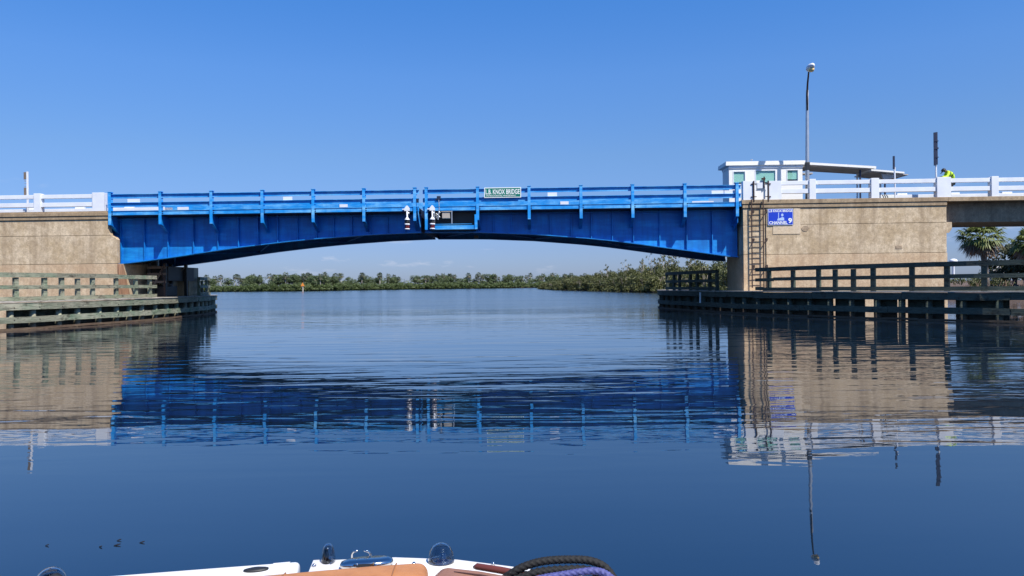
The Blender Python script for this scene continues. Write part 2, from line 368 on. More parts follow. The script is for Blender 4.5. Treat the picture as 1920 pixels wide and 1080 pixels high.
def leaf(x0, x1, posts, stiff, label):
    root = bthing('bascule_leaf', label, 'drawbridge span', ((x0+x1)/2, 0, 6.2), 'steel leaves of the drawbridge')
    o = ((x0+x1)/2, 0, 6.2)
    P = lambda mb, nm, mt, par=root, **k: mb.build(nm, mt, par, o, **k)
    for k, y in enumerate((G1, G2)):
        web, fl, st, ang = girder_mb(x0-(0.62 if x0 < -20 else 0), x1+(0.9 if k and x1 > 0 else 0), y, stiff if k == 0 else [], k == 0)
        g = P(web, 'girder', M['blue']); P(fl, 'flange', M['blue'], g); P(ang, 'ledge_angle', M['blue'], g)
        for q in st: P(q, 'stiffener', M['blue'], g)
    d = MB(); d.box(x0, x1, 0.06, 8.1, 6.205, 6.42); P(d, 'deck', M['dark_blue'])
    cb = MB()
    for x in np.arange(x0+0.8, x1-0.3, 1.51):
        zb = max(gz(x)+0.35, 5.35); cb.box(x-0.06, x+0.06, G1+0.04, G2-0.002, zb, 6.2); cb.box(x-0.14, x+0.14, G1+0.04, G2-0.002, zb-0.03, zb-0.002)
    for y in (2.2, 3.5, 4.8, 6.0): cb.box(x0+0.05, x1-0.05, y-0.05, y+0.05, 5.95, 6.198)
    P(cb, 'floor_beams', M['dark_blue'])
    lb = MB()
    xs = np.arange(x0+0.5, x1-1, 3.0)
    for i, x in enumerate(xs[:-1]):
        y0_, y1_ = (G1+.1, G2-.1) if i % 2 else (G2-.1, G1+.1)
        lb.tube([(x, y0_, gz(x)+0.14), (xs[i+1], y1_, gz(xs[i+1])+0.14)], 0.06, 6)
    P(lb, 'bottom_bracing', M['blue'])
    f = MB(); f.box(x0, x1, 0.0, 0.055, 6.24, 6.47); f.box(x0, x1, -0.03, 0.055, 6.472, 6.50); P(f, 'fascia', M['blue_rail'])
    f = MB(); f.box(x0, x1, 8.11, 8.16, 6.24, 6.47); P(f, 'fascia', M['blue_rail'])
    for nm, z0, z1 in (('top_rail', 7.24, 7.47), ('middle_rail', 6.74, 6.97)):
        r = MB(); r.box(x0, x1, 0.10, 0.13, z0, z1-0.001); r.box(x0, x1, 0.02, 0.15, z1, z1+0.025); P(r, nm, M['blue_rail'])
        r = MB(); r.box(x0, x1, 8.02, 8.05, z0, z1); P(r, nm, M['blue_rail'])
    for i, x in enumerate(posts):
        p = MB()
        p.box(x-0.085, x+0.085, -0.08, -0.06, 5.66, 7.58); p.box(x-0.012, x+0.012, -0.06, 0.10, 5.75, 7.58); p.box(x-0.085, x+0.085, 0.135, 0.155, 6.502, 7.58)
        p.box(x-0.11, x+0.11, -0.10, 0.17, 7.582, 7.62)
        po = P(p, 'railing_post', M['blue_rail'])
        b = MB(); b.prism([(-0.06, 5.66), (0.1, 5.62), (G1-0.005, 5.15), (G1-0.005, 6.2), (0.0, 6.2), (-0.06, 6.2)], 0, x-0.015, x+0.015)
        b.prism([(-0.06, 5.635), (0.1, 5.595), (G1-0.01, 5.125), (G1-0.01, 5.148), (0.1, 5.618), (-0.06, 5.658)], 0, x-0.09, x+0.09)
        P(b, 'bracket', M['blue'], po)
        for zz in (6.30, 6.42):
            q = MB(); q.box(x+0.09, x+0.16, -0.02, -0.005, zz, zz+0.04); P(q, 'clip', M['dark_blue'], po)
    tb = MB(); bx0, bx1 = x0+2.6*(x0 < -20), x1-1.5*(x1 > 10)
    tb.box(bx0, bx1, 1.68, 1.72, 6.55, 6.92)
    for x in np.arange(bx0+0.5, bx1, 3.03): tb.box(x-0.05, x+0.05, 1.725, 1.80, 6.42, 6.98)
    P(tb, 'traffic_barrier', M['blue_rail'])
    return root
SL = [-23.7, -22.25, -20.8, -19.25, -17.75, -16.5, -15.3, -14.1, -12.9, -11.75, -10.7, -9.6, -8.5, -7.45, -6.4]
SR = [11.9, 10.4, 8.8, 7.25, 6.0, 4.75, 3.55, 2.3, 1.15, 0, -1.1]
leafL = leaf(-24.0, -5.42, POST_L, SL, 'blue steel bridge leaf reaching from the pier behind the sunlit timber fender')
leafR = leaf(-5.20, 13.40, POST_R, SR, 'blue steel bridge leaf carrying the green name sign')
# closing ends and the service platform near the joint belong to the leaves
e = MB(); e.box(-5.44, -5.40, 0.9, 7.2, 5.05, 6.2); e.build('end_plate', M['dark_blue'], leafL, ((-24-5.42)/2, 0, 6.2))
oR = ((-5.2+13.4)/2, 0, 6.2)
e = MB(); e.box(-5.22, -5.18, 0.9, 7.2, 5.05, 6.2); e.build('end_plate', M['dark_blue'], leafR, oR)
e = MB(); e.prism([(0.06, 5.3), (0.93, 4.9), (0.93, 6.19), (0.06, 6.19)], 0, 13.17, 13.21); e.build('shading_panel', M['blue'], leafR, oR)  # added panel, shaped to throw shade over the last stretch of girder
e = MB(); e.box(-4.85, -2.10, 0.70, 0.955, 5.10, 6.19); e.build('recess_shade_block', M['black'], leafR, oR)  # solid black block, its colour standing in for shade inside an opening
e = MB()
e.box(-4.80, -2.10, -0.02, 0.60, 5.13, 5.18); e.box(-4.80, -2.10, -0.05, -0.022, 5.13, 5.36); e.box(-4.80, -2.3, -0.06, -0.02, 5.42, 5.45)
pl = e.build('service_platform', M['blue_rail'], leafR, oR)
for x in (-4.98, -2.06):
    q = MB(); q.box(x-0.08, x+0.08, -0.12, -0.085, 5.12, 5.98); q.build('hanger', M['blue_rail'], pl, oR)
for x in (-4.50, -3.48):
    q = MB(); q.box(x-0.025, x+0.025, -0.05, -0.01, 5.46, 6.22); q.build('rail_upright', M['steel'], pl, oR)
q = MB(); q.bevel_box(-4.06, -3.60, -0.02, 0.3, 5.78, 6.16, 0.02); q.box(-4.10, -3.52, -0.06, 0.32, 6.162, 6.20); q.build('control_box', M['grey'], pl, oR)
q = MB()
for k in range(7):
    a = rnd.uniform(0, 6); cx, cz = -4.30+rnd.uniform(-.15, .15), 5.95+rnd.uniform(-.25, .2)
    q.tube([(cx, 0.0, cz), (cx+0.15*math.cos(a), 0.03, cz+0.15*math.sin(a)), (cx+0.1*math.cos(a+1.3), 0.0, cz+0.22*math.sin(a+1.3))], 0.018, 5)
q.tube([(-4.25, 0.02, 6.9), (-4.22, 0.0, 6.4), (-4.3, 0.0, 5.7)], 0.03, 6)
q.build('cable_bundle', M['steel'], pl, oR)
q = MB(); q.bevel_box(-4.36, -4.14, -0.02, 0.16, 6.88, 7.10, 0.02); q.bevel_box(-4.44, -4.36, 0.0, 0.1, 6.86, 6.94, 0.015); q.build('camera_box', M['dark_blue'], leafR, oR)
q = MB(); q.bevel_box(-5.12, -4.99-0.09, 0.02, 0.2, 6.74, 7.0, 0.01); q.build('joint_box', M['dark_blue'], leafR, oR)
q = MB(); q.bevel_box(-5.66+0.09, -5.44, 0.02, 0.2, 6.74, 6.98, 0.01); q.build('joint_box', M['dark_blue'], leafL, ((-24-5.42)/2, 0, 6.2))
for i, x in enumerate((-5.50, -5.12)):
    q = MB(); q.tube([(x, -0.03, 6.45), (x+0.04, 0.1, 5.9), (x+0.1, 0.3, 5.3)], 0.04, 6)
    (q.build('hose', M['blue_rail'], leafL, ((-24-5.42)/2, 0, 6.2)) if i == 0 else q.build('hose', M['blue_rail'], leafR, oR))
q = MB(); q.box(-2.45, -2.2, 3.3, 3.6, 4.80, 4.98); q.build('lock_bar', M['black'], leafR, oR)

def plate(x0, x1, z0, z1, y, par, o, nm='white_plate', mat='white'):
    q = MB(); q.box(x0, x1, y-0.015, y, z0, z1); return q.build(nm, M[mat], par, o)
oL = ((-24-5.42)/2, 0, 6.2)
plate(-22.85, -22.1, 6.99, 7.20, 0.10, leafL, oL); plate(-13.5, -12.95, 7.0, 7.20, 0.10, leafL, oL)
plate(-10.55, -10.05, 6.70, 6.88, 1.66, leafL, oL); plate(-20.6, -19.9, 6.66, 6.86, 1.66, leafL, oL); plate(-19.2, -18.1, 6.60, 6.68, 1.66, leafL, oL)
plate(2.15, 2.7, 7.0, 7.22, 0.10, leafR, oR); plate(2.95, 3.45, 6.68, 6.86, 1.66, leafR, oR); plate(10.9, 12.2, 6.66, 6.76, 1.66, leafR, oR)
plate(11.7, 12.4, 7.0, 7.19, 0.10, leafR, oR); plate(12.44, 13.2, 7.0, 7.19, 0.10, leafR, oR)

# ------------------------------------------------------------------ piers
JG = 0.025
def pier(x0, x1, y1, label, xs_low=None, right_step=None, left_step=None, ext=None):
    o = ((x0+x1)/2, 0, 0)
    root = bthing('bridge_pier', label, 'bridge pier', o, 'concrete piers of the drawbridge')
    P = lambda mb, nm, mt, par=root: mb.build(nm, M[mt], par, o)
    return root, P, o
# right pier
rp, P, oP = pier(13.5, 25.15, 8.0, 'concrete pier behind the dark fender, with ladder and blue channel sign')
b = MB()
for z0, z1 in ((3.41+JG, 5.14), (5.14+JG, 6.105)):
    b.box(13.50, 15.7, 0.04, 3.7, z0, z1); b.box(15.7, 25.14, 0.04, 8.0, z0, z1)
bo = P(b, 'body', 'conc')
b = MB(); b.box(13.50, 15.7, 0.04, 3.7, -2, 3.41); b.box(15.7, 25.17, 0.04, 8.0, -2, 3.41); P(b, 'base_course', 'conc_low')
b = MB(); b.box(13.56, 15.6, 0.08, 3.6, 3.3, 6.2); b.box(15.6, 25.1, 0.08, 7.9, 3.3, 6.2); P(b, 'core', 'conc_cap')
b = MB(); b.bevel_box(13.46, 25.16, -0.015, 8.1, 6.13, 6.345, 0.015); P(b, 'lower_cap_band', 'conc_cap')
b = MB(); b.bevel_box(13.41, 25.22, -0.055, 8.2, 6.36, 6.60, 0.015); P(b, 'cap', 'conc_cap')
b = MB(); b.prism([(25.14, 4.55), (25.3, 4.55), (25.46, 4.78), (25.46, 5.165), (25.14, 5.165)], 1, 0.06, 7.8); P(b, 'bearing_corbel', 'conc')
b = MB(); b.bevel_box(14.86, 16.78, 0.0, 0.038, 4.58, 6.08, 0.01); 
b = MB(); b.prism([(15.2, 4.60), (16.78, 4.60), (16.78, 6.08), (16.40, 6.08), (16.40, 5.10), (15.2, 5.10)], 1, 0.018, 0.038); P(b, 'mortar_patch', 'patch')
b = MB(); b.lathe([(0.13, 0.0), (0.155, 0.02)], (0, 0, 0), 16)
b.v = [(17.05+v[0]*1.35, 0.04-v[2], 4.90+v[1]) for v in b.v]; P(b, 'drain_scar', 'conc_beam')
b = MB(); b.bevel_box(22.2, 22.6, 0.025, 0.038, 3.65, 3.85, 0.005); P(b, 'spalled_spot', 'conc_beam')
# left pier
lp, P, oP = pier(-46, -23.5, 8.0, 'concrete pier behind the sunlit timber fender, rust stained at its corner')
b = MB()
for z0, z1 in ((3.36+JG, 5.05), ):
    b.prism([(-46, z0), (-23.5, z0), (-23.5, 4.80), (-23.60, 4.93), (-23.78, 5.0), (-23.86, 5.05), (-46, 5.05)], 1, 0.04, 0.36)
b.box(-46, -24.7, 0.361, 9.0, 3.36+JG, 5.05); b.box(-46, -24.7, 0.361, 9.0, 5.05+JG, 5.985)
b.prism([(-46, 5.05+JG), (-23.90, 5.05+JG), (-23.97, 5.3), (-24.0, 5.6), (-24.0, 5.985), (-46, 5.985)], 1, 0.04, 0.36)
P(b, 'body', 'conc')
b = MB(); b.box(-46, -23.5, 0.04, 9.0, -2, 3.36); b.box(-23.51, -22.7, 7.5, 9.0, -2, 3.30); P(b, 'base_course', 'conc_low')
b = MB(); b.box(-46, -24.1, 0.08, 0.34, 3.2, 6.1); b.box(-46, -24.75, 0.341, 8.9, 3.2, 6.1); P(b, 'core', 'conc_cap')
b = MB(); b.bevel_box(-46, -23.98, -0.015, 8.1, 6.01, 6.205, 0.015); P(b, 'lower_cap_band', 'conc_cap')
b = MB(); b.bevel_box(-46, -23.94, -0.055, 8.2, 6.22, 6.42, 0.015); b.box(-46, -23.94, 0.0, 8.2, 6.425, 6.50); P(b, 'cap', 'conc_cap')
b = MB(); b.prism([(0.05, 1.2), (1.5, 1.2), (0.7, 3.33), (0.05, 3.33)], 0, -23.498, -23.49); P(b, 'rust_stain', 'rust')
# machinery and struts below the left leaf
ms = bthing('bridge_machinery', 'dark lifting machinery and struts beside the pier under the bridge leaf', 'machinery', (-22.5, 3.5, 1.3))
om = (-22.5, 3.5, 1.3)
q = MB()
for x, y in ((-22.9, 2.6), (-21.9, 2.6), (-22.9, 5.4), (-21.9, 5.4)):
    q = MB(); q.box(x-0.09, x+0.09, y-0.09, y+0.09, 1.33, 3.45); q.build('column', M['black'], ms, om)
q = MB(); q.box(-23.3, -22.0, 3.2, 6.8, 2.35, 3.25); q.build('counterweight', M['black'], ms, om)
q = MB()
for z in (2.2, 2.7, 3.1): q.box(-23.0, -21.8, 2.5, 2.62, z, z+0.14)
q.tube([(-22.9, 2.6, 1.4), (-21.9, 5.4, 3.3)], 0.07, 6); q.tube([(-21.9, 2.6, 1.4), (-22.9, 5.4, 3.3)], 0.07, 6); q.tube([(-22.9, 2.5, 1.5), (-21.9, 2.5, 3.3)], 0.06, 6)
q.build('brace', M['brown'], ms, om)
q = MB(); q.bevel_box(-22.7, -22.1, 2.9, 4.6, 1.34, 2.0, 0.05); q.lathe([(0.05, 2.0), (0.45, 2.02), (0.45, 2.15), (0.05, 2.17)], (-22.4, 3.6, 0), 16); q.build('gearbox', M['black'], ms, om)
q = MB(); q.tube([(-21.75, 2.2, 1.33), (-21.75, 2.2, 2.4), (-21.95, 2.2, 2.9), (-21.75, 2.3, 3.4)], 0.04, 6); q.build('conduit', M['dark_steel'], ms, om)

# right approach span
sp = bthing('approach_span', 'grey concrete approach span crossing above the palm tree', 'bridge span', (42, 0, 6.3)); os_ = (42, 0, 6.3)
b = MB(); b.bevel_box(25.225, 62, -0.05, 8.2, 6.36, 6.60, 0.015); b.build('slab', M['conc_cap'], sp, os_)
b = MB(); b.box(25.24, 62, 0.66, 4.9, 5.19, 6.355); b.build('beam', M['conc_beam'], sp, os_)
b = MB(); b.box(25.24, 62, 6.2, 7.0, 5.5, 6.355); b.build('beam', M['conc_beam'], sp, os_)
b = MB(); b.box(46, 47.6, 0.5, 7.6, -2, 5.185); b.build('support', M['conc_low'], sp, os_)
# deck of pier approaches
rd = MB()
for x0, x1 in ((-60, -23.96), (13.42, 62)): rd.box(x0, x1, 0.8, 8.0, 6.605 if x0 > 0 else 6.505, 6.62 if x0 > 0 else 6.52)
ro = rd.build('road', simple('road_asphalt', (0.06, 0.06, 0.06), 0.95), None, (0, 0, 0), TH, None, BO); tag(ro, 'road surface on top of the bridge approaches', None, None, 'structure')

# white concrete railings
def railing(x0, x1, posts, pw, zb, zt, label):
    o = ((x0+x1)/2, 0.2, zb); root = bthing('concrete_railing', label, 'railing', o, 'white railings on the bridge approaches')
    P = lambda mb, nm: mb.build(nm, M['white'], root, o)
    allp = sorted([(a, b_) for a, b_ in posts])
    for a, b_ in allp:
        q = MB(); q.bevel_box(a, b_, 0.02, 0.42, zb, zt, 0.015); P(q, 'post')
    edges = [x0] + [v for p in allp for v in p] + [x1]
    for i in range(0, len(edges), 2):
        a, c = edges[i], edges[i+1]
        if c-a < 0.1: continue
        for z0, z1 in ((zt-0.31, zt-0.08), (zt-0.81, zt-0.555)):
            q = MB(); q.bevel_box(a-0.01, c+0.01, 0.1, 0.32, z0, z1, 0.012); P(q, 'rail')
    return root
railing(15.70, 62, [(17.33, 17.70), (20.87, 21.32), (24.62, 25.42), (27.72, 28.12), (31.1, 31.5), (34.4, 34.8), (37.8, 38.2), (41.1, 41.5), (44.5, 44.9)], 0, 6.60, 7.77,
        'white concrete railing along the approach where the worker leans')
railing(-46, -24.28, [(-24.95, -24.26), (-28.5, -28.1), (-31.95, -31.55), (-35.4, -35.0), (-38.9, -38.5), (-42.3, -41.9)], 0, 6.50, 7.61,
        'white concrete railing above the rust stained pier')
# ladder gate block beside the right pier's corner
gt = bthing('ladder_gate', 'white gate between two white posts at the ladder head', 'gate', (14.4, 0.2, 6.6)); og = (14.4, 0.2, 6.6)
q = MB(); q.bevel_box(13.50, 14.13, 0.0, 0.38, 6.60, 7.71, 0.012); q.build('post', M['white'], gt, og)
q = MB(); q.bevel_box(15.0, 15.70, 0.0, 0.38, 6.60, 7.69, 0.012); q.build('post', M['white'], gt, og)
q = MB(); q.box(14.25, 14.85, 0.15, 0.18, 6.65, 7.20); q.box(14.30, 14.80, 0.12, 0.15, 7.202, 7.75); q.build('gate_panel', M['white_wall'], gt, og)
q = MB(); q.box(14.34, 14.76, 0.08, 0.11, 7.28, 7.62); q.build('panel_cover', M['white'], gt, og)
q = MB()
for x in (14.10, 14.93):
    q.tube([(x, -0.05, 6.5), (x, -0.05, 7.70)], 0.04, 6)
    for z in (6.78, 7.52): q.tube([(x-0.16, -0.03, z), (x+0.16, -0.03, z)], 0.025, 6)
q.tube([(14.72, 0.05, 7.3), (14.74, 0.05, 7.95)], 0.04, 6); q.bevel_box(14.58, 14.80, 0.0, 0.1, 7.76, 7.88, 0.02)
q.build('hinge_bar', M['dark_steel'], gt, og)

# ladder
ld = bthing('ladder', 'rusty steel ladder fixed down the face of the concrete pier', 'ladder', (14.27, -0.25, 2.4)); ol = (14.27, -0.25, 2.4)
for x in (13.93, 14.60):
    q = MB(); q.box(x-0.03, x+0.03, -0.17, -0.12, 1.5, 6.62); q.build('side_rail', M['dark_steel'], ld, ol)
for i in range(16):
    z = 1.65+0.315*i
    q = MB(); q.tube([(13.94, -0.145, z), (14.59, -0.145, z)], 0.016, 6); q.build('rung', M['dark_steel'], ld, ol)
for z in (2.75, 4.3, 5.95):
    for x, d in ((13.93, 0.14), (14.60, 0.22)):
        q = MB(); q.tube([(x, -0.145, z-0.3), (x+d, 0.0, z)], 0.026, 6); q.bevel_box(x+d-0.07, x+d+0.07, 0.0, 0.036, z-0.07, z+0.07, 0.01); q.build('wall_bracket', M['dark_steel'], ld, ol)

q = MB(); q.tube([(14.79, 0.01, 1.4), (14.79, 0.01, 6.1)], 0.018, 6); q.build('conduit', M['dark_steel'], ld, ol)
# ------------------------------------------------------------------ signs and lights on the bridge
sg = bthing('name_sign', 'green sign with white lettering fixed to the bridge railing', 'sign', (-0.48, -0.14, 7.23)); o = (-0.48, -0.14, 7.23)
q = MB(); q.box(-1.555, 0.60, -0.15, -0.125, 6.93, 7.53); q.build('panel', M['sign_white'], sg, o)
q = MB(); q.box(-1.51, 0.555, -0.154, -0.151, 6.975, 7.485); q.build('field', M['sign_green'], sg, o)
q = MB(); text_mesh(q, 'L.B. KNOX BRIDGE', -1.47, 0.52, 7.13, 7.42, -0.155, 0.004, 0.02); q.build('lettering', M['sign_white'], sg, o)
q = MB(); text_mesh(q, 'INTRACOASTAL WATERWAY', -1.43, 0.30, 7.005, 7.09, -0.155, 0.004, 0.012); q.build('lettering', M['sign_white'], sg, o)
bs_ = bthing('channel_sign', 'blue radio channel sign on the concrete pier', 'sign', (15.63, 0.0, 5.58)); o = (15.63, 0.0, 5.58)
q = MB(); q.box(14.90, 16.36, -0.02, 0.0, 5.12, 6.06); q.build('panel', M['sign_white'], bs_, o)
q = MB(); q.box(14.925, 16.335, -0.025, -0.021, 5.145, 6.035); q.build('field', M['sign_blue'], bs_, o)
q = MB(); text_mesh(q, 'L.B KNOX BRIDGE', 14.95, 16.31, 5.87, 6.01, -0.026, 0.004, 0.03); q.build('lettering', M['sign_white'], bs_, o)
q = MB(); text_mesh(q, 'CHANNEL', 14.97, 16.03, 5.165, 5.35, -0.026, 0.004, 0.03); q.build('lettering', M['sign_white'], bs_, o)
q = MB(); text_mesh(q, '9', 16.07, 16.29, 5.22, 5.52, -0.026, 0.004, 0.04)
q.build('lettering', M['sign_white'], bs_, o)
q = MB(); yy = (-0.030, -0.026)
q.prism([(15.49, 5.50), (15.53, 5.50), (15.54, 5.84), (15.50, 5.84)], 1, *yy)
q.prism([(15.44, 5.38), (15.84, 5.38), (15.83, 5.55), (15.72, 5.58), (15.62, 5.53), (15.54, 5.51), (15.45, 5.48)], 1, *yy)
q.prism([(15.73+0.07*math.cos(a), 5.70+0.085*math.sin(a)) for a in np.linspace(0, 2*math.pi, 14)[:-1]], 1, *yy)
q.build('radio_symbol', M['pale_blue'], bs_, o)

def nav_light(x, label):
    r = bthing('navigation_light', label, 'signal light', (x, -0.25, 5.15), 'hanging lights at the middle of the bridge'); o = (x, -0.25, 5.15)
    y = -0.25
    q = MB(); q.smooth = True; q.lathe([(0.15, 5.13), (0.15, 5.19), (0.10, 5.20)], (x, y, 0), 14); q.build('base_ring', M['white'], r, o)
    q = MB(); q.smooth = True; q.lathe([(0.10, 5.20), (0.125, 5.24), (0.125, 5.36), (0.10, 5.39)], (x, y, 0), 14); q.build('red_lens', M['red'], r, o)
    q = MB(); q.smooth = True; q.lathe([(0.14, 5.39), (0.15, 5.40), (0.15, 5.47), (0.12, 5.48)], (x, y, 0), 14); q.build('white_band', M['white'], r, o)
    q = MB(); q.smooth = True; q.lathe([(0.11, 5.48), (0.12, 5.50), (0.12, 5.66), (0.11, 5.68)], (x, y, 0), 14)
    for k in range(4):
        a = k*math.pi/2+0.4; q.tube([(x+0.14*math.cos(a), y+0.14*math.sin(a), 5.2), (x+0.14*math.cos(a), y+0.14*math.sin(a), 5.68)], 0.012, 5)
    q.build('lantern', M['black'], r, o)
    q = MB(); q.smooth = True; q.lathe([(0.155, 5.68), (0.15, 5.72), (0.06, 5.84), (0.045, 5.88), (0.045, 6.22)], (x, y, 0), 14); q.box(x+0.04, x+0.12, y-0.03, y+0.03, 6.02, 6.15); q.build('hood', M['white'], r, o)
    q = MB(); q.prism([(x-0.15, 6.22), (x+0.15, 6.22), (x+0.16, 6.36), (x+0.03, 6.53), (x-0.03, 6.53), (x-0.16, 6.36)], 1, y-0.05, y+0.05); q.box(x-0.3, x+0.1, y+0.06, -0.03, 6.3, 6.36); q.build('hanger_bracket', M['white'], r, o)
nav_light(-6.08, 'white hanging light with red lens on the bridge leaf without the green sign')
nav_light(-4.60, 'white hanging light with red lens beside the service platform')

# street lamp
lm = bthing('street_lamp', 'tall grey street lamp standing beside the white control house', 'street lamp', (17.48, 0.75, 6.6)); o = (17.48, 0.75, 6.6)
q = MB(); q.smooth = True; q.tube([(17.48, .75, 6.6), (17.48, .75, 8.5), (17.52, .75, 12.6), (17.53, .75, 13.1)], [0.13, 0.115, 0.085, 0.075], 12); q.build('pole', M['steel'], lm, o)
q = MB(); q.smooth = True; q.tube([(17.49, .68, 11.9), (17.47, .64, 12.8), (17.46, .52, 13.4), (17.40, .22, 13.82), (17.34, .0, 13.95)], [0.05, 0.06, 0.055, 0.05, 0.045], 8); q.build('arm', M['dark_steel'], lm, o)
q = MB(); q.bevel_box(17.36, 17.60, .63, .87, 8.38, 8.86, 0.03); q.build('junction_box', M['black'], lm, o)
q = MB(); q.smooth = True
rings = [(0.06, 0.06), (0.16, 0.14), (0.21, 0.19), (0.20, 0.18), (0.13, 0.12), (0.04, 0.04)]
ys = [0.12, -0.02, -0.22, -0.42, -0.62, -0.70]
vs = []; fs = []
for (a, h), y in zip(rings, ys):
    for j in range(12):
        t_ = 2*math.pi*j/12; vs.append((17.33+a*math.cos(t_), y, 14.09-0.12*(0.12-y)*-1+h*math.sin(t_)))
for i in range(5):
    for j in range(12): fs.append((i*12+j, i*12+(j+1) % 12, (i+1)*12+(j+1) % 12, (i+1)*12+j))
fs += [list(range(12)), list(range(60, 72))]
q.add(vs, fs); q.build('lamp_head', M['white'], lm, o)
q = MB(); q.smooth = True; q.lathe([(0.02, -0.19), (0.13, -0.15), (0.175, -0.04), (0.16, 0.02)], (17.33, -0.42, 14.02), 14); q.build('lens', simple('amber_lens', (0.85, 0.60, 0.25), 0.2), lm, o)

# raised gate arms and poles
ga = bthing('raised_gate_arm', 'dark gate arm standing upright on a white pole beside the worker', 'traffic gate', (24.97, 0.85, 6.6)); o = (24.97, 0.85, 6.6)
q = MB(); q.tube([(25.02, 0.85, 6.6), (25.0, 0.85, 10.3)], 0.05, 8); q.build('pole', M['white'], ga, o)
q = MB(); q.box(24.84, 24.93, 0.70, 0.78, 8.55, 10.48); q.box(24.95, 25.05, 0.72, 0.78, 8.60, 10.50)
for z in (9.0, 9.5, 9.55, 9.95): q.box(24.80, 25.08, 0.68, 0.699, z, z+0.05)
q.build('arm_board', M['dark_blue'], ga, o)
gb = bthing('raised_gate_arm', 'white gate arm with brown boards standing upright above the railing of the rusty pier', 'traffic gate', (-29.45, 0.85, 6.5)); o = (-29.45, 0.85, 6.5)
q = MB(); q.box(-29.46, -29.36, 0.80, 0.86, 6.52, 9.05); q.build('pole', M['white'], gb, o)
for z0, z1 in ((8.58, 9.02), (7.62, 8.08)):
    q = MB(); q.box(-29.64, -29.475, 0.82, 0.86, z0, z1); q.build('arm_board', M['brown'], gb, o)
for z0, z1 in ((8.12, 8.18), (8.30, 8.34), (8.45, 8.52)):
    q = MB(); q.box(-29.60, -29.475, 0.82, 0.85, z0, z1); q.build('clamp', M['steel'], gb, o)
pp = bthing('signal_pole', 'thin pole, dark above and white below, beside the canopy end', 'pole', (22.9, 1.6, 6.6)); o = (22.9, 1.6, 6.6)
q = MB(); q.tube([(22.98, 1.6, 6.6), (22.97, 1.6, 8.62)], 0.05, 8); q.build('pole', M['white'], pp, o)
q = MB(); q.box(22.88, 22.97, 1.55, 1.64, 8.5, 9.28); q.build('arm_board', M['dark_blue'], pp, o)

# guardrails, boxes and chevron board on the approaches
def white_guard(x0, x1, zb, label):
    r = bthing('guardrail', label, 'guardrail', ((x0+x1)/2, 1.7, zb), 'white guardrails beside the approach road'); o = ((x0+x1)/2, 1.7, zb)
    q = MB(); q.bevel_box(x0, x1, 1.68, 1.76, zb+0.10, zb+0.36, 0.02); q.build('rail', M['white'], r, o)
    for x in np.arange(x0+0.6, x1, 3.1):
        q = MB(); q.bevel_box(x-0.3, x+0.3, 1.77, 1.95, zb, zb+0.46, 0.02); q.build('post', M['white'], r, o)
white_guard(-46, -20.9, 6.50, 'white guardrail running onto the bridge from the rusty pier')
white_guard(22.9, 62, 6.61, 'white guardrail behind the worker')
cv = bthing('chevron_board', 'small black and white striped board on the road edge below the canopy', 'sign', (22.0, 1.2, 6.75)); o = (22.0, 1.2, 6.75)
q = MB(); q.box(21.95, 22.75, 1.20, 1.23, 6.63, 6.93); q.build('panel', M['sign_white'], cv, o)
q = MB()
for k in range(3):
    x = 22.02+0.12*k; q.prism([(x, 6.64), (x+0.05, 6.64), (x+0.13, 6.78), (x+0.05, 6.92), (x, 6.92), (x+0.08, 6.78)], 1, 1.194, 1.199)
q.build('stripes', M['black'], cv, o)
ub = bthing('utility_box', 'low grey open box frame left of the striped board', 'box', (21.6, 1.2, 6.6)); o = (21.6, 1.2, 6.6)
q = MB(); q.box(21.45, 21.9, 1.2, 1.5, 6.62, 6.66); q.box(21.45, 21.49, 1.2, 1.5, 6.66, 6.9); q.box(21.86, 21.9, 1.2, 1.5, 6.66, 6.9); q.box(21.45, 21.9, 1.2, 1.24, 6.9, 6.93); q.build('frame', M['steel'], ub, o)

# control house
HY = 2.2
hs = bthing('control_house', 'white bridge control house with mint blinds and a flat roof', 'control house', (15.5, HY+1.3, 6.6)); o = (15.5, HY+1.3, 6.6)
x0, x1 = 13.28, 17.72
wins = [(13.52, 14.28, 7.78, 8.62), (14.86, 16.12, 7.78, 8.66), (16.76, 17.48, 7.92, 8.66)]
q = MB(); edges = [x0]
cur = x0
for a, b_, z0, z1 in wins:
    q.box(cur, a, HY, HY+0.12, 6.62, 8.78); q.box(a, b_, HY, HY+0.12, 6.62, z0); q.box(a, b_, HY, HY+0.12, z1, 8.78); cur = b_
q.box(cur, x1, HY, HY+0.12, 6.62, 8.78)
q.box(x0, x0+0.12, HY+0.121, HY+1.5, 6.62, 8.78); q.box(x1-0.12, x1, HY+0.121, HY+1.0, 6.62, 8.78); q.box(x0+.121, x1-.121, HY+1.4, HY+1.5, 6.62, 8.78)
wl = q.build('wall', M['white_wall'], hs, o)
for a, b_, z0, z1 in wins:
    f = MB(); t_ = 0.045
    f.box(a, a+t_, HY-0.02, HY+0.06, z0, z1); f.box(b_-t_, b_, HY-0.02, HY+0.06, z0, z1); f.box(a+t_, b_-t_, HY-0.02, HY+0.06, z1-t_, z1); f.box(a+t_, b_-t_, HY-0.02, HY+0.06, z0, z0+t_)
    fr = f.build('window', M['white'], hs, o)
    bl = MB(); zb = z0+0.16
    n = int((z1-t_-zb)/0.05)
    for k in range(n): bl.prism([(HY+0.050, zb+k*0.05), (HY+0.056, zb+k*0.05), (HY+0.062, zb+k*0.05+0.046), (HY+0.056, zb+k*0.05+0.046)], 0, a+0.02, b_-0.02)
    bl.build('blind', M['blind'], fr, o)
    di = MB(); di.box(a-0.05, b_+0.05, HY+0.24, HY+0.28, z0-0.05, z1+0.05); di.build('dark_room', M['dark_in'], fr, o)
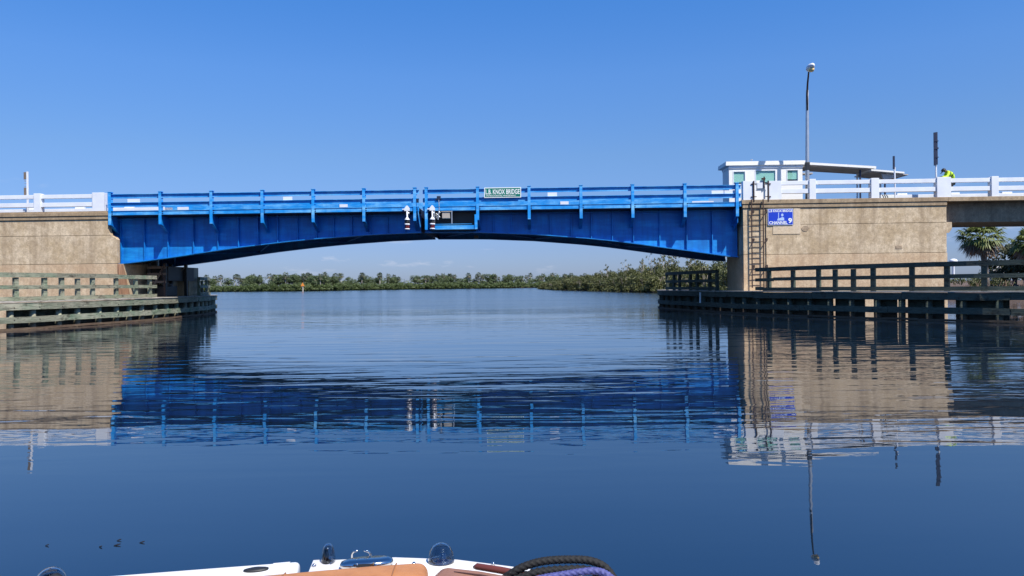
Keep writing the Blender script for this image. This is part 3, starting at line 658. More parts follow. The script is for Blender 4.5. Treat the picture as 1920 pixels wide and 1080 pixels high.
gl, t, bs0 = new_mat('window_glass'); bs0.inputs['Base Color'].default_value = (1, 1, 1, 1); bs0.inputs['Roughness'].default_value = 0.02
trb = N(t, 'ShaderNodeBsdfTransparent', i_0=(0.90, 0.97, 0.95, 1)); gg = N(t, 'ShaderNodeBsdfGlossy', i_Roughness=0.02); mm = N(t, 'ShaderNodeMixShader', i_0=0.07)
t.links.new(trb.outputs[0], mm.inputs[1]); t.links.new(gg.outputs[0], mm.inputs[2]); t.links.new(mm.outputs[0], t.nodes['Material Output'].inputs[0])
M['glass'] = gl
k = 0
for ch in [c for c in hs.children if c.name.startswith('window')]:
    a, b_, z0, z1 = wins[k]; k += 1
    q = MB(); q.box(a+0.046, b_-0.046, HY+0.02, HY+0.03, z0+0.046, z1-0.046); q.build('pane', M['glass'], ch, o)
q = MB(); q.box(x0-0.03, x1+0.03, HY-0.05, HY+1.55, 8.782, 8.90); q.build('eave_band', M['white'], hs, o)
q = MB()
q.add([(x0-0.06, HY-0.06, 8.905), (x1+0.06, HY-0.06, 8.905), (x1+0.06, HY+1.6, 8.905), (x0-0.06, HY+1.6, 8.905),
       (x0-0.22, HY-0.13, 8.95), (x1+0.3, HY-0.13, 8.95), (x1+0.3, HY+1.8, 8.95), (x0-0.22, HY+1.8, 8.95),
       (x0-0.20, HY-0.12, 9.19), (x1+0.3, HY-0.12, 9.19), (x1+0.3, HY+1.8, 9.19), (x0-0.20, HY+1.8, 9.19)],
      [(0,1,5,4),(1,2,6,5),(2,3,7,6),(3,0,4,7),(4,5,9,8),(5,6,10,9),(6,7,11,10),(7,4,8,11),(8,9,10,11),(3,2,1,0)])
rf = q.build('roof', M['white_wall'], hs, o)
q = MB(); q.tube([(14.95, HY+1, 9.19), (14.95, HY+1, 9.45)], 0.04, 8); q.box(14.88, 15.02, HY+.93, HY+1.07, 9.45, 9.48); q.build('vent_pipe', M['steel'], rf, o)
q = MB(); q.bevel_box(17.74, 18.5, HY+0.4, HY+0.9, 8.42, 8.52, 0.02); q.build('door_hood', M['under'], hs, o)

# canopy behind the lamp
cn = bthing('canopy', 'long sloping white canopy on slim posts beside the control house', 'canopy', (20.5, 3.4, 6.6)); o = (20.5, 3.4, 6.6)
def slope_slab(xa, za, xb, zb, y0, y1, th, nm, mat):
    q = MB(); q.prism([(xa, za-th), (xb, zb-th), (xb, zb), (xa, za)], 1, y0, y1); return q.build(nm, M[mat], cn, o)
slope_slab(18.15, 9.14, 22.3, 8.83, 2.5, 4.6, 0.14, 'roof', 'white_wall')
slope_slab(18.15, 8.995, 22.25, 8.685, 2.62, 4.6, 0.05, 'soffit', 'under')
slope_slab(22.0, 8.66, 24.0, 8.46, 2.5, 4.6, 0.10, 'roof', 'white_wall')
slope_slab(22.0, 8.555, 24.3, 8.325, 2.62, 4.9, 0.05, 'soffit', 'under')
for x in (21.45, 21.9, 22.95, 23.35):
    q = MB(); q.box(x-0.04, x+0.04, 2.75 if x in (21.45, 22.95) else 4.2, 2.83 if x in (21.45, 22.95) else 4.28, 6.6, 8.5 if x > 22.5 else 8.66); q.build('post', M['dark_blue' if x in (21.45, 22.95) else 'white'], cn, o)
q = MB(); q.prism([(22.85, 8.05), (23.05, 8.05), (24.2, 8.3), (22.7, 8.4)], 1, 2.74, 2.80); q.build('end_bracket', M['under'], cn, o)

# ------------------------------------------------------------------ timber fenders and their fences
def along(path):
    segs = [(Vector(path[i]), Vector(path[i+1])) for i in range(len(path)-1)]
    return segs
def smooth_path(pts, step=1.0):
    pts = [Vector(p) for p in pts]; out = []
    for i in range(len(pts)-1):
        p0 = pts[max(i-1, 0)]; p1 = pts[i]; p2 = pts[i+1]; p3 = pts[min(i+2, len(pts)-1)]
        n = max(2, int((p2-p1).length/step))
        for k in range(n):
            t_ = k/n; out.append(0.5*((2*p1)+(p2-p0)*t_+(2*p0-5*p1+4*p2-p3)*t_*t_+(3*p1-p0-3*p2+p3)*t_**3))
    out.append(pts[-1]); return out
def arc_point(path, s):
    for a, b_ in zip(path[:-1], path[1:]):
        L_ = (b_-a).length
        if s <= L_: return a+(b_-a)*(s/L_), (b_-a).normalized()
        s -= L_
    return path[-1], (path[-1]-path[-2]).normalized()
def plen(path): return sum((b_-a).length for a, b_ in zip(path[:-1], path[1:]))
def offset(path, d):
    out = []
    for i, p in enumerate(path):
        t_ = (path[min(i+1, len(path)-1)]-path[max(i-1, 0)]).normalized(); out.append(p+Vector((-t_.y, t_.x))*d)
    return out
FEN_L = smooth_path([(-30, 23), (-25.6, 27.6), (-22.95, 33.1), (-21.75, 37.1), (-21.05, 41.2), (-20.9, 46.5), (-21.5, 52), (-23.0, 57.3), (-26.5, 60.5)])
FEN_R = smooth_path([(30, 24.5), (25.0, 27.2), (20.6, 30.3), (18.4, 33.0), (15.6, 37.0), (13.1, 42.8), (11.9, 48.0), (10.85, 54.2), (12.3, 58.5), (16, 60.5)])
def fender(path, side, label, wm, lm_, gaps):
    """side = +1 when the channel lies to the right of the path direction"""
    o = (path[len(path)//2].x, path[len(path)//2].y, 0)
    root = tag(gather('timber_fender', o), label, 'timber fender', 'timber fenders along the channel')
    P = lambda mb, nm, mt: mb.build(nm, mt, root, o)
    sgn = side; L_ = plen(path)
    def strip(d0, d1, z0, z1, s0, s1):
        q = MB(); n = max(2, int((s1-s0)/0.9)+1); A = []; B = []
        for s in np.linspace(s0, s1, n):
            p, t_ = arc_point(path, s); nn = Vector((-t_.y, t_.x))*sgn; A.append(p-nn*d0*-1); B.append(p+nn*d1)
        vs = []; fs = []
        for a, b_ in zip(A, B):
            wz = rnd.uniform(-.014, .014) if z1-z0 > 0.06 else 0
            vs += [(a.x, a.y, z0+wz), (b_.x, b_.y, z0+wz), (b_.x, b_.y, z1+wz), (a.x, a.y, z1+wz)]
        for i in range(n-1):
            for j in range(4): fs.append((i*4+j, i*4+(j+1) % 4, (i+1)*4+(j+1) % 4, (i+1)*4+j))
        fs += [(3, 2, 1, 0), tuple((n-1)*4+j for j in range(4))]
        return q.add(vs, fs)
    for z0, z1, mt, dd in ((0.95, 1.27, wm, 0.16), (0.33, 0.61, wm, 0.15), (0.0, 0.10, lm_, 0.20)):
        s = rnd.uniform(1.5, 4); a = 0.0
        while a < L_-0.1:
            b_ = min(L_, a+rnd.uniform(4.2, 6.0)); j = rnd.uniform(-.015, .015)
            P(strip(-0.085+j*0.6, 0.01+j*0.3, z0+j, z1+j, a+0.008, b_-0.008), 'wale', mt); a = b_
    s = 0.6
    while s < L_-0.3:
        p, t_ = arc_point(path, s); nn = Vector((-t_.y, t_.x))*sgn; c = p+nn*0.17
        q = MB(); q.smooth = True; lean = rnd.uniform(-.03, .03)
        q.tube([(c.x+lean, c.y, -2), (c.x, c.y, 1.2)], [0.16, 0.145], 10); P(q, 'pile', wm)
        s += rnd.uniform(1.05, 1.45)
    q = MB(); s = 0.2
    while s < L_-0.3:
        if not any(a < s < b_ for a, b_ in gaps):
            p, t_ = arc_point(path, s); nn = Vector((-t_.y, t_.x))*sgn; c = p+nn*0.62; d = t_*rnd.uniform(0.24, 0.30)
            q.obox((c-d)[:], (c+d)[:], 0.1, -1.5, 1.15+rnd.uniform(-.1, 0))
        s += 0.52
    P(q, 'back_sheeting', M['wood_dark'])
    P(strip(-0.12, 1.5, 1.275, 1.325, 0.05, L_-0.05), 'walkway', M['plank'])
    # bolts on the wales
    q = MB(); s = 0.6
    while s < L_-0.3:
        p, t_ = arc_point(path, s); nn = Vector((-t_.y, t_.x))*sgn
        for z in (1.03, 0.47):
            c = p-nn*0.09
            if rnd.random() < 0.7: q.tube([(c.x+nn.x*0.02, c.y+nn.y*0.02, z), (c.x-nn.x*0.012, c.y-nn.y*0.012, z)], 0.03, 6)
        s += 1.25
    P(q, 'bolts', M['dark_steel'])
    return root
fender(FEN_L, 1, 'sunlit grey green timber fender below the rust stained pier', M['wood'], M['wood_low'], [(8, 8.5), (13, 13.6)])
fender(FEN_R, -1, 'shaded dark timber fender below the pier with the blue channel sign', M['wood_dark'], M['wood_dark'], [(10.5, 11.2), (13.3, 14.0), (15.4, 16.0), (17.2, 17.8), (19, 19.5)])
def fence(path, side, y_rng, inset, label, mt, seed):
    r_ = random.Random(seed)
    pth = offset(path, side*inset); pth = [p for p in pth if y_rng[0] <= p.y <= y_rng[1]]
    o = (pth[0].x, pth[0].y, 1.33); root = tag(gather('walkway_fence', o), label, 'fence', 'timber fences on the fender walkways')
    L_ = plen(pth); sgn = side
    s = 0.15
    while s < L_:
        p, t_ = arc_point(pth, s); q = MB(); d = t_*0.10
        q.obox((p-d)[:], (p+d)[:], 0.16*sgn, 1.327, 2.42 + r_.uniform(-.02, .02)); q.build('post', mt, root, o)
        s += r_.choice((1.0, 1.5, 1.7, 1.8))
    for z0, z1, wd in ((2.425, 2.64, 0.2), (1.87, 2.05, 0.06), (1.345, 1.54, 0.06)):
        a = 0.0
        while a < L_-0.05:
            b_ = min(L_, a+r_.uniform(3.6, 5.0)); q = MB(); n = max(2, int(b_-a)+1); vs = []; fs = []; j = r_.uniform(-.02, .02)
            for s in np.linspace(a+0.006, b_-0.006, n):
                p, t_ = arc_point(pth, s); nn = Vector((-t_.y, t_.x))*sgn; A = p-nn*0.065; B = p+nn*(wd-0.068)
                vs += [(A.x, A.y, z0+j), (B.x, B.y, z0+j), (B.x, B.y, z1+j), (A.x, A.y, z1+j)]
            for i in range(n-1):
                for k in range(4): fs.append((i*4+k, i*4+(k+1) % 4, (i+1)*4+(k+1) % 4, (i+1)*4+k))
            fs += [(3, 2, 1, 0), tuple((n-1)*4+k for k in range(4))]
            q.add(vs, fs).build('rail', mt, root, o); a = b_
    return root
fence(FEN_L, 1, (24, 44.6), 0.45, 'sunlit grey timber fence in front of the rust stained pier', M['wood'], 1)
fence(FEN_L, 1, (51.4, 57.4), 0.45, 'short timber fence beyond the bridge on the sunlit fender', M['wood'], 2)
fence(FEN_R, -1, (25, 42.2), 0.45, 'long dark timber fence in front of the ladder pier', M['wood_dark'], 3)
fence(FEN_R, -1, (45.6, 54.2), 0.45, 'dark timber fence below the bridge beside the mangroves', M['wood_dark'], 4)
wp = tag(MB().box(11.64, 11.74, 46.6, 46.64, 0.55, 1.22).build('white_gauge', M['sign_white'], None, (11.69, 46.62, 0.9), 0, None, (11.69, 46.62, 0.9)), 'small white board on the dark fender', 'board')

# ------------------------------------------------------------------ vegetation
def quads_mesh(name, pts, nrm, size, seed, mat, aspect=0.6):
    """many small leaf-sized faces, one per point"""
    g = np.random.default_rng(seed); n = len(pts)
    d = nrm + g.normal(0, 0.65, (n, 3)); d /= np.linalg.norm(d, axis=1)[:, None]
    u = np.cross(d, g.normal(0, 1, (n, 3))); u /= np.linalg.norm(u, axis=1)[:, None]; v = np.cross(d, u)
    s = size*g.uniform(0.55, 1.35, (n, 1)); k = aspect*g.uniform(0.7, 1.3, (n, 1))
    c = np.stack([pts-u*s, pts-v*s*k+d*s*0.12, pts+u*s, pts+v*s*k+d*s*0.12], 1).reshape(-1, 3)
    me = bpy.data.meshes.new(name); me.from_pydata(c.tolist(), [], np.arange(4*n).reshape(n, 4).tolist()); me.materials.append(mat); return me
def blob_points(g, blobs, n):
    vol = np.array([b[3]*b[4]*b[5] for b in blobs])**0.7; cnt = np.maximum(4, (n*vol/vol.sum()).astype(int)); P = []; D = []
    for b, k in zip(blobs, cnt):
        d = g.normal(0, 1, (k, 3)); d /= np.linalg.norm(d, axis=1)[:, None]; r = g.uniform(0.15, 1, (k, 1))**0.42*g.uniform(0.88, 1.12, (k, 1))
        P.append(np.array(b[:3])+d*r*np.array(b[3:6])); D.append(d*[1, 1, 0.8]+[0, 0, 0.35])
    return np.concatenate(P), np.concatenate(D)
def tree_kind(name, label, cat, group, blobs, n, size, mat, limbs, barkm, seed, trunk_name='trunk', crown_name='crown'):
    root = tag(gather(name), label, cat, group); g = np.random.default_rng(seed)
    q = MB()
    for pts, rad in limbs: q.tube(pts, rad, 6)
    q.build(trunk_name, barkm, root, smooth=True)
    P, D = blob_points(g, blobs, n); me = quads_mesh(crown_name, P, D, size, seed, mat)
    o = bpy.data.objects.new(crown_name, me); col.objects.link(o); o.parent = root
    return root
def copy_tree(root, loc, rz, s, label=None, group=None):
    r = root.copy(); col.objects.link(r); r.location = loc; r.rotation_euler = (0, 0, rz); r.scale = s if hasattr(s, '__len__') else (s, s, s)
    if label: r['label'] = label
    if group: r['group'] = group
    for ch in root.children:
        c = ch.copy(); col.objects.link(c); c.parent = r
    return r
used = {}
def plant(kind, loc, rz, s, label=None, group=None):
    """the first copy is the source itself"""
    if kind.name not in used:
        used[kind.name] = 1; kind.location = loc; kind.rotation_euler = (0, 0, rz); kind.scale = s if hasattr(s, '__len__') else (s, s, s)
        if label: kind['label'] = label
        return kind
    return copy_tree(kind, loc, rz, s, label, group)

MANG = []
for k in range(5):
    g = np.random.default_rng(40+k); blobs = []
    for i in range(11):
        a = g.uniform(0, 6.28); r = g.uniform(0, 1.7); z = g.uniform(0.7, 3.6)*(1-0.18*r)
        s = g.uniform(0.6, 1.15); blobs.append((r*math.cos(a), r*math.sin(a), z, s*1.15, s*1.15, s*0.72))
    for i in range(6):
        a = g.uniform(0, 6.28); blobs.append((2.0*math.cos(a), 2.0*math.sin(a), g.uniform(0.4, 1.0), 0.8, 0.8, 0.5))
    limbs = [([(0.3*math.cos(a), 0.3*math.sin(a), -0.3), (0.5*math.cos(a), 0.5*math.sin(a), 1.2), (1.0*math.cos(a+.4), 1.0*math.sin(a+.4), 2.8)], [0.09, 0.07, 0.03]) for a in g.uniform(0, 6.28, 5)]
    MANG.append(tree_kind('mangrove_tree', 'rounded olive green mangrove growing on the right bank', 'tree', 'mangroves on the right bank', blobs, 1500, 0.17, M['leaf_mang'], limbs, M['bark'], 60+k))
SPIN = []
for k in range(3):
    g = np.random.default_rng(80+k); limbs = []; blobs = []
    for i in range(4):
        a = g.uniform(0, 6.28); x, y = 0.5*math.cos(a), 0.5*math.sin(a); h = g.uniform(4.5, 7.2)
        p = [(0, 0, 0), (x*0.6, y*0.6, h*0.4), (x*1.2, y*1.2, h*0.75), (x*1.9+g.normal(0, .2), y*1.9, h)]
        limbs.append((p, [0.11, 0.09, 0.05, 0.02]))
        for j in range(6):
            t_ = g.uniform(0.45, 1.0); bx, by, bz = x*2.0*t_, y*2.0*t_, h*t_; b2 = g.uniform(0, 6.28); L_ = g.uniform(0.4, 1.0)
            limbs.append(([(bx*0.9, by*0.9, bz-0.2), (bx+L_*math.cos(b2), by+L_*math.sin(b2), bz+L_*0.6)], [0.035, 0.012]))
            blobs.append((bx+L_*math.cos(b2), by+L_*math.sin(b2), bz+L_*0.6, 0.34, 0.34, 0.34))
    SPIN.append(tree_kind('spindly_tree', 'tall thin half bare tree rising above the mangroves', 'tree', 'thin trees above the mangroves', blobs, 420, 0.15, M['leaf_mang'], limbs, M['bark_pale'], 90+k))
BANK = [(12.2, 322), (14.4, 282), (16.9, 243), (24.3, 189), (28.4, 150), (32.5, 115), (39, 88)]
bank_path = [Vector(p) for p in BANK]; LB = plen(bank_path)
s = 0.5; i = 0
while s < LB-1:
    p, t_ = arc_point(bank_path, s); nn = Vector((t_.y, -t_.x))*-1 if False else Vector((-t_.y, t_.x))
    for row, off in ((0, 1.0), (1, 4.2), (2, 8.0)):
        if row and rnd.random() < 0.25: continue
        hgt = np.interp(p.y, [90, 150, 190, 246, 330], [1.55, 1.52, 1.36, 1.24, 0.95])*rnd.uniform(0.82, 1.08)*(0.78, 0.98, 1.05)[row]
        wd = rnd.uniform(0.95, 1.25)
        plant(MANG[i % 5], (p.x+nn.x*off+rnd.uniform(-.6, .6), p.y+nn.y*off+rnd.uniform(-1, 1), 0.12*row), rnd.uniform(0, 6.3), (wd, wd, hgt), group='mangroves on the right bank'); i += 1
    s += rnd.uniform(3.0, 4.6)
for j, (yy, off, h) in enumerate([(206, 5, .98), (196, 6, .8), (186, 4, 1.0), (176, 5, 1.02), (166, 6, 1.05), (163, 4, 1.1), (157, 5, 1.16), (150, 4, 1.1), (146, 7, 1.05), (141, 5, .95), (215, 6, .8), (169, 3, .9), (160, 7, 1.15)]):
    x = np.interp(-yy, [-p[1] for p in BANK], [p[0] for p in BANK]); plant(SPIN[j % 3], (x+off, yy, 0.6), rnd.uniform(0, 6), (0.9, 0.9, h*0.98), group='thin trees above the mangroves')

# the far bank: mangroves in front, palms and rounded trees behind
FAR = []
for k in range(4):
    g = np.random.default_rng(140+k); blobs = []
    for i in range(9):
        a = g.uniform(0, 6.28); r = g.uniform(0, 3.2); s_ = g.uniform(1.1, 1.8); blobs.append((r*math.cos(a), r*math.sin(a), g.uniform(0.8, 4.2)*(1-0.08*r), s_*1.2, s_*1.2, s_*0.75))
    FAR.append(tree_kind('far_mangrove', 'low green mangrove at the water on the far bank', 'tree', 'mangroves lining the far bank', blobs, 900, 0.36, M['leaf_fgreen'], [([(0, 0, -.2), (0.3, 0, 2.5)], [0.15, 0.08])], M['bark'], 160+k))
FTREE = []
for k in range(3):
    g = np.random.default_rng(180+k); blobs = []
    for i in range(12):
        a = g.uniform(0, 6.28); r = g.uniform(0, 2.6); s_ = g.uniform(0.9, 1.6); blobs.append((r*math.cos(a), r*math.sin(a), g.uniform(5, 9.0)-0.35*r, s_*1.2, s_*1.2, s_*0.8))
    FTREE.append(tree_kind('far_tree', 'rounded dark tree standing behind the mangroves of the far bank', 'tree', 'broad trees of the far bank', blobs, 700, 0.34, M['leaf_far'], [([(0, 0, 0), (0.2, 0, 5), (0.1, .2, 7)], [0.3, 0.22, 0.1])], M['bark'], 200+k))
def fan_palm_mesh(seed, nf, Lp, Lb, nb, dead_share, wid, droop=0.35):
    g = np.random.default_rng(seed); live = MB(); dead = MB()
    for i in range(nf):
        az = i*2.39996+g.uniform(-.3, .3); dd = i < nf*dead_share
        el = g.uniform(-0.95, -0.40) if dd else math.asin(max(-0.55, min(0.98, -0.45+1.45*(i-nf*dead_share)/(nf*(1-dead_share)))))
        dr = Vector((math.cos(az)*math.cos(el), math.sin(az)*math.cos(el), math.sin(el))); side = dr.cross(Vector((0, 0, 1))).normalized(); up = side.cross(dr)
        L_ = Lp*g.uniform(0.6, 1.1)*(0.75 if dd else 1); e = dr*L_; q = dead if dd else live
        q.add([(side*0.03)[:], (side*-0.03)[:], (e-side*0.02)[:], (e+side*0.02)[:]], [(0, 1, 2, 3)])
        for j in range(nb):
            an = (j/(nb-1)-0.5)*2.7; bd = (dr*math.cos(an)+side*math.sin(an)+up*0.15*math.cos(an)).normalized(); bl = Lb*(0.72+0.28*math.cos(an))*g.uniform(0.85, 1.1)
            nrm_ = bd.cross(up).normalized(); w_ = wid*(1+0.3*g.uniform(-1, 1)); mid = e+bd*bl*0.55; tip = e+bd*bl+Vector((0, 0, -bl*(droop if not dd else 0.5)*g.uniform(0.5, 1.3)))
            q.add([e[:], (mid+nrm_*w_)[:], tip[:], (mid-nrm_*w_)[:]], [(0, 1, 2, 3)])
    return live, dead
FPALM = []
for k in range(3):
    live, dead = fan_palm_mesh(300+k, 26, 1.1, 1.3, 6, 0.35, 0.16)
    root = tag(gather('far_palm'), 'small fan palm with pale trunk on the far bank', 'palm tree', 'fan palms of the far bank')
    for q in (live, dead): q.v = [(a, b_, c+8.0) for a, b_, c in q.v]
    MB().tube([(0, 0, 0), (0.15*(k-1), 0, 4), (0, 0, 8.0)], [0.22, 0.18, 0.18], 6).build('trunk', M['bark_pale'], root, smooth=True)
    live.build('crown', M['leaf_pfar'], root); dead.build('dead_fronds', M['leaf_fdead'], root); FPALM.append(root)
FARL = [(-215, 430), (-176, 427), (-140, 406), (-113, 393), (-98, 410), (-84, 440), (-60, 461), (-34, 467), (14, 503), (60, 525)]
fp = [Vector(p) for p in FARL]; LF = plen(fp); s = 0.0; i = 0
while s < LF:
    p, t_ = arc_point(fp, s); nn = Vector((-t_.y, t_.x))
    for off in (1.5, 6.5):
        plant(FAR[i % 4], (p.x+nn.x*off+rnd.uniform(-1, 1), p.y+nn.y*off, 0), rnd.uniform(0, 6.3), (1, 1, rnd.uniform(0.75, 1.1)*(0.82 if off < 3 else 1)), group='mangroves lining the far bank'); i += 1
    if rnd.random() < 0.95:
        off = rnd.uniform(9, 26); plant(FPALM[i % 3], (p.x+nn.x*off, p.y+nn.y*off, 0.5), rnd.uniform(0, 6), rnd.uniform(0.70, 1.08), group='fan palms of the far bank')
    if rnd.random() < 0.9:
        off = rnd.uniform(9, 30); plant(FTREE[i % 3], (p.x+nn.x*off, p.y+nn.y*off, 0.5), rnd.uniform(0, 6), (1.25, 1.25, rnd.uniform(0.64, 0.98)), group='broad trees of the far bank')
    s += rnd.uniform(2.7, 3.7)
plant(FPALM[0], (-48.6, 480, 0.5), 1.0, 0.98, 'fan palm standing clear against the sky on the far bank, tallest of its gap')
plant(FPALM[1], (-55.5, 478, 0.5), 2.0, 0.80, 'shorter fan palm beside the tall one standing clear on the far bank')
plant(FTREE[0], (-190, 442, 0.5), 0.4, (1.3, 1.3, 1.28), 'broad tree rising highest above the far bank, nearest the sunlit fender')
# distant woods that read as one mass
g = np.random.default_rng(9); blobs = []
for i in range(150):
    x = g.uniform(-330, 60); blobs.append((x, 820+g.uniform(0, 60), g.uniform(2, 8.5)+2.5*math.sin(x*0.03), 6, 5, g.uniform(2.5, 4.5)))
for i in range(110):
    x = g.uniform(60, 900); blobs.append((x, 640-0.2*x+g.uniform(0, 60), g.uniform(1.5, 4.5), 6, 5, g.uniform(2, 3)))
P, D = blob_points(g, blobs, 14000); me = quads_mesh('distant_wood', P, D, 0.85, 10, M['leaf_far'])
o = bpy.data.objects.new('distant_wood', me); col.objects.link(o); tag(o, 'distant strip of woodland behind the far bank', 'woodland', None, 'stuff')

# near palms, oak and undergrowth at the right end of the bridge
live, dead = fan_palm_mesh(411, 70, 1.30, 1.20, 17, 0.36, 0.075, 0.45)
pr = tag(gather('fan_palm', (43.1, 68, 1.2)), 'large fan palm below the grey approach span, dry brown fronds hanging', 'palm tree', 'fan palms by the approach span')
tip = Vector((0.05, 0, 4.45))
for q in (live, dead): q.v = [(a+tip.x, b_, c+tip.z) for a, b_, c in q.v]
tk = MB(); tk.smooth = True; tk.tube([(0.55, 0, -0.3), (0.5, 0, 0.8), (0.42, 0, 1.9), (0.2, 0, 3.1), tip[:]], [0.30, 0.25, 0.23, 0.24, 0.30], 12); tk.build('trunk', M['bark'], pr)
bt = MB()
for i in range(40):
    a = i*2.4; z = 2.9+1.2*i/40; bt.tube([(0.22+0.2*math.cos(a), 0.2*math.sin(a), z), (0.2+0.42*math.cos(a), 0.42*math.sin(a), z+0.28)], [0.05, 0.025], 5)
bt.build('leaf_boots', M['bark'], pr)
live.build('crown', M['leaf_palm'], pr); dead.build('dead_fronds', M['leaf_dead'], pr)
copy_tree(pr, (52.0, 74, 1.0), 2.1, (0.95, 0.95, 0.95), 'fan palm partly behind the dark oak at the frame edge')
g = np.random.default_rng(77); blobs = []
for i in range(26):
    a = g.uniform(0, 6.28); r = g.uniform(0, 2.3); s_ = g.uniform(0.5, 1.0); blobs.append((r*math.cos(a), r*math.sin(a), g.uniform(1.0, 3.4)-0.25*r, s_*1.1, s_*1.1, s_*0.75))
ok = tree_kind('oak_tree', 'dark bushy oak beside the palms at the right', 'tree', None, blobs, 5200, 0.13, M['leaf_oak'], [([(0, 0, -.2), (0.1, 0, 1.0), (0.6, 0.2, 2.4)], [0.22, 0.18, 0.08]), ([(0.1, 0, 0.9), (-0.8, 0.1, 2.3)], [0.13, 0.05]), ([(0.1, 0, 0.9), (0.2, -0.9, 2.2)], [0.12, 0.05])], M['bark'], 78)
ok.location = (52.3, 77, 1.2); ok.scale = (1.15, 1.15, 1.2)
q = MB(); g = np.random.default_rng(5)
for i in range(520):
    x = g.uniform(36, 75); y = g.uniform(57.5, 66) if x > 40 else g.uniform(64, 72); h = g.uniform(0.3, 1.1); a = g.uniform(0, 6.28); z = 0.75
    q.tube([(x, y, z), (x+0.5*h*math.cos(a), y+0.2*h*math.sin(a), z+h)], [0.03, 0.012], 4, False)
tag(q.build('undergrowth', M['leaf_dead']), 'dry brown sticks and reeds on the bank below the palms', 'undergrowth', None, 'stuff')
blobs = []
for i in range(40):
    x = g.uniform(37, 80); blobs.append((x, g.uniform(66, 84), g.uniform(1.0, 1.7), g.uniform(.6, 1.4), .8, g.uniform(.35, .7)))
P, D = blob_points(g, blobs, 5200); me = quads_mesh('low_shrubbery', P, D, 0.13, 12, M['leaf_mang']); o = bpy.data.objects.new('low_shrubbery', me); col.objects.link(o)
tag(o, 'low green shrubs on the bank behind the dark fence', 'shrubbery', None, 'stuff')

# far landmarks
wt = tag(gather('water_tower', (537.5, 900, 0)), 'white water tower with rounded tank far beyond the bridge', 'water tower')
MB().lathe([(2.2, 0), (1.6, 3), (1.3, 8), (1.3, 21), (1.6, 23)], (537.5, 900, 0), 20).build('stem', M['white'], wt, (537.5, 900, 0), smooth=True)
MB().lathe([(1.6, 22), (3.4, 23), (4.4, 24.4), (4.4, 25.8), (3.4, 27.2), (1, 28)], (537.5, 900, 0), 24).build('tank', M['white'], wt, (537.5, 900, 0), smooth=True)
ap = tag(gather('apartment_building', (460, 700, 0)), 'far white apartment building with banded floors behind the palm', 'building'); o = (460, 700, 0)
q = MB(); q.box(454, 466, 700, 712, 0, 17); q.build('wall', M['white_wall'], ap, o)
for k in range(5):
    q = MB(); q.box(455, 465, 699.6, 699.99, 2.0+3.1*k, 3.6+3.1*k); q.build('window', M['dark_in'], ap, o)
    q = MB(); q.box(454.5, 465.5, 698.5, 699.59, 1.2+3.1*k, 1.9+3.1*k); q.build('balcony', M['white_wall'], ap, o)
q = MB(); q.box(453.5, 466.5, 699.2, 712.5, 17.01, 17.6); q.build('roof', M['white'], ap, o)
cm = tag(gather('channel_marker', (-93.3, 330, 0)), 'orange triangular channel marker on a pale post in the far water', 'channel marker'); o = (-93.3, 330, 0)
MB().tube([(-93.3, 330, -1), (-93.3, 330, 3.0)], 0.28, 8).build('post', M['bark_pale'], cm, o)
q = MB(); q.prism([(-94.2, 2.5), (-92.4, 2.5), (-93.3, 4.2)], 1, 329.62, 329.7); q.build('triangle_board', simple('orange_board', (0.75, 0.25, 0.04), 0.5), cm, o)

# ------------------------------------------------------------------ worker leaning on the railing post
def skin(name, verts, edges, radii, root_i, mat, parent, origin, sub=2):
    me = bpy.data.meshes.new(name); me.from_pydata([tuple(Vector(v)-Vector(origin)) for v in verts], edges, []); me.materials.append(mat)
    o = bpy.data.objects.new(name, me); col.objects.link(o)
    if parent: o.parent = parent
    md = o.modifiers.new('Skin', 'SKIN'); md.use_smooth_shade = True; sv = me.skin_vertices[0].data
    for i, r in enumerate(radii): sv[i].radius = (r, r) if not hasattr(r, '__len__') else r; sv[i].use_root = (i == root_i)
    o.modifiers.new('Subdivision', 'SUBSURF').render_levels = sub; o.modifiers['Subdivision'].levels = sub
    return o
mskin = simple('skin', (0.16, 0.085, 0.055), 0.55)
mhv, t, b0 = new_mat('hi_vis_jacket'); wv = N(t, 'ShaderNodeTexCoord'); sp_ = N(t, 'ShaderNodeSeparateXYZ'); t.links.new(wv.outputs['Object'], sp_.inputs[0])
ma = N(t, 'ShaderNodeMath', operation='MULTIPLY_ADD', i_1=-0.55); t.links.new(sp_.outputs['Z'], ma.inputs[0]); t.links.new(sp_.outputs['X'], ma.inputs[2])
rp_ = N(t, 'ShaderNodeValToRGB'); rp_.color_ramp.interpolation = 'CONSTANT'
for pos, on in ((0.0, 0), (0.30, 1), (0.335, 0), (0.42, 1), (0.455, 0)):
    e_ = rp_.color_ramp.elements.new(pos) if pos else rp_.color_ramp.elements[0]
    e_.color = (0.02, 0.03, 0.02, 1) if on else (0.50, 0.75, 0.03, 1)
rp_.color_ramp.elements[-1].color = (0.50, 0.75, 0.03, 1)
mr_ = N(t, 'ShaderNodeMapRange', i_1=-1.6, i_2=0.4); t.links.new(ma.outputs[0], mr_.inputs[0]); t.links.new(mr_.outputs[0], rp_.inputs[0])
t.links.new(rp_.outputs[0], b0.inputs['Base Color']); b0.inputs['Roughness'].default_value = 0.8
PZ = 6.62
pe = bthing('person', 'worker in yellow hi-vis jacket and dark cap bending over the white railing post', 'person', (25.75, 0.85, PZ)); po = (25.75, 0.85, PZ)
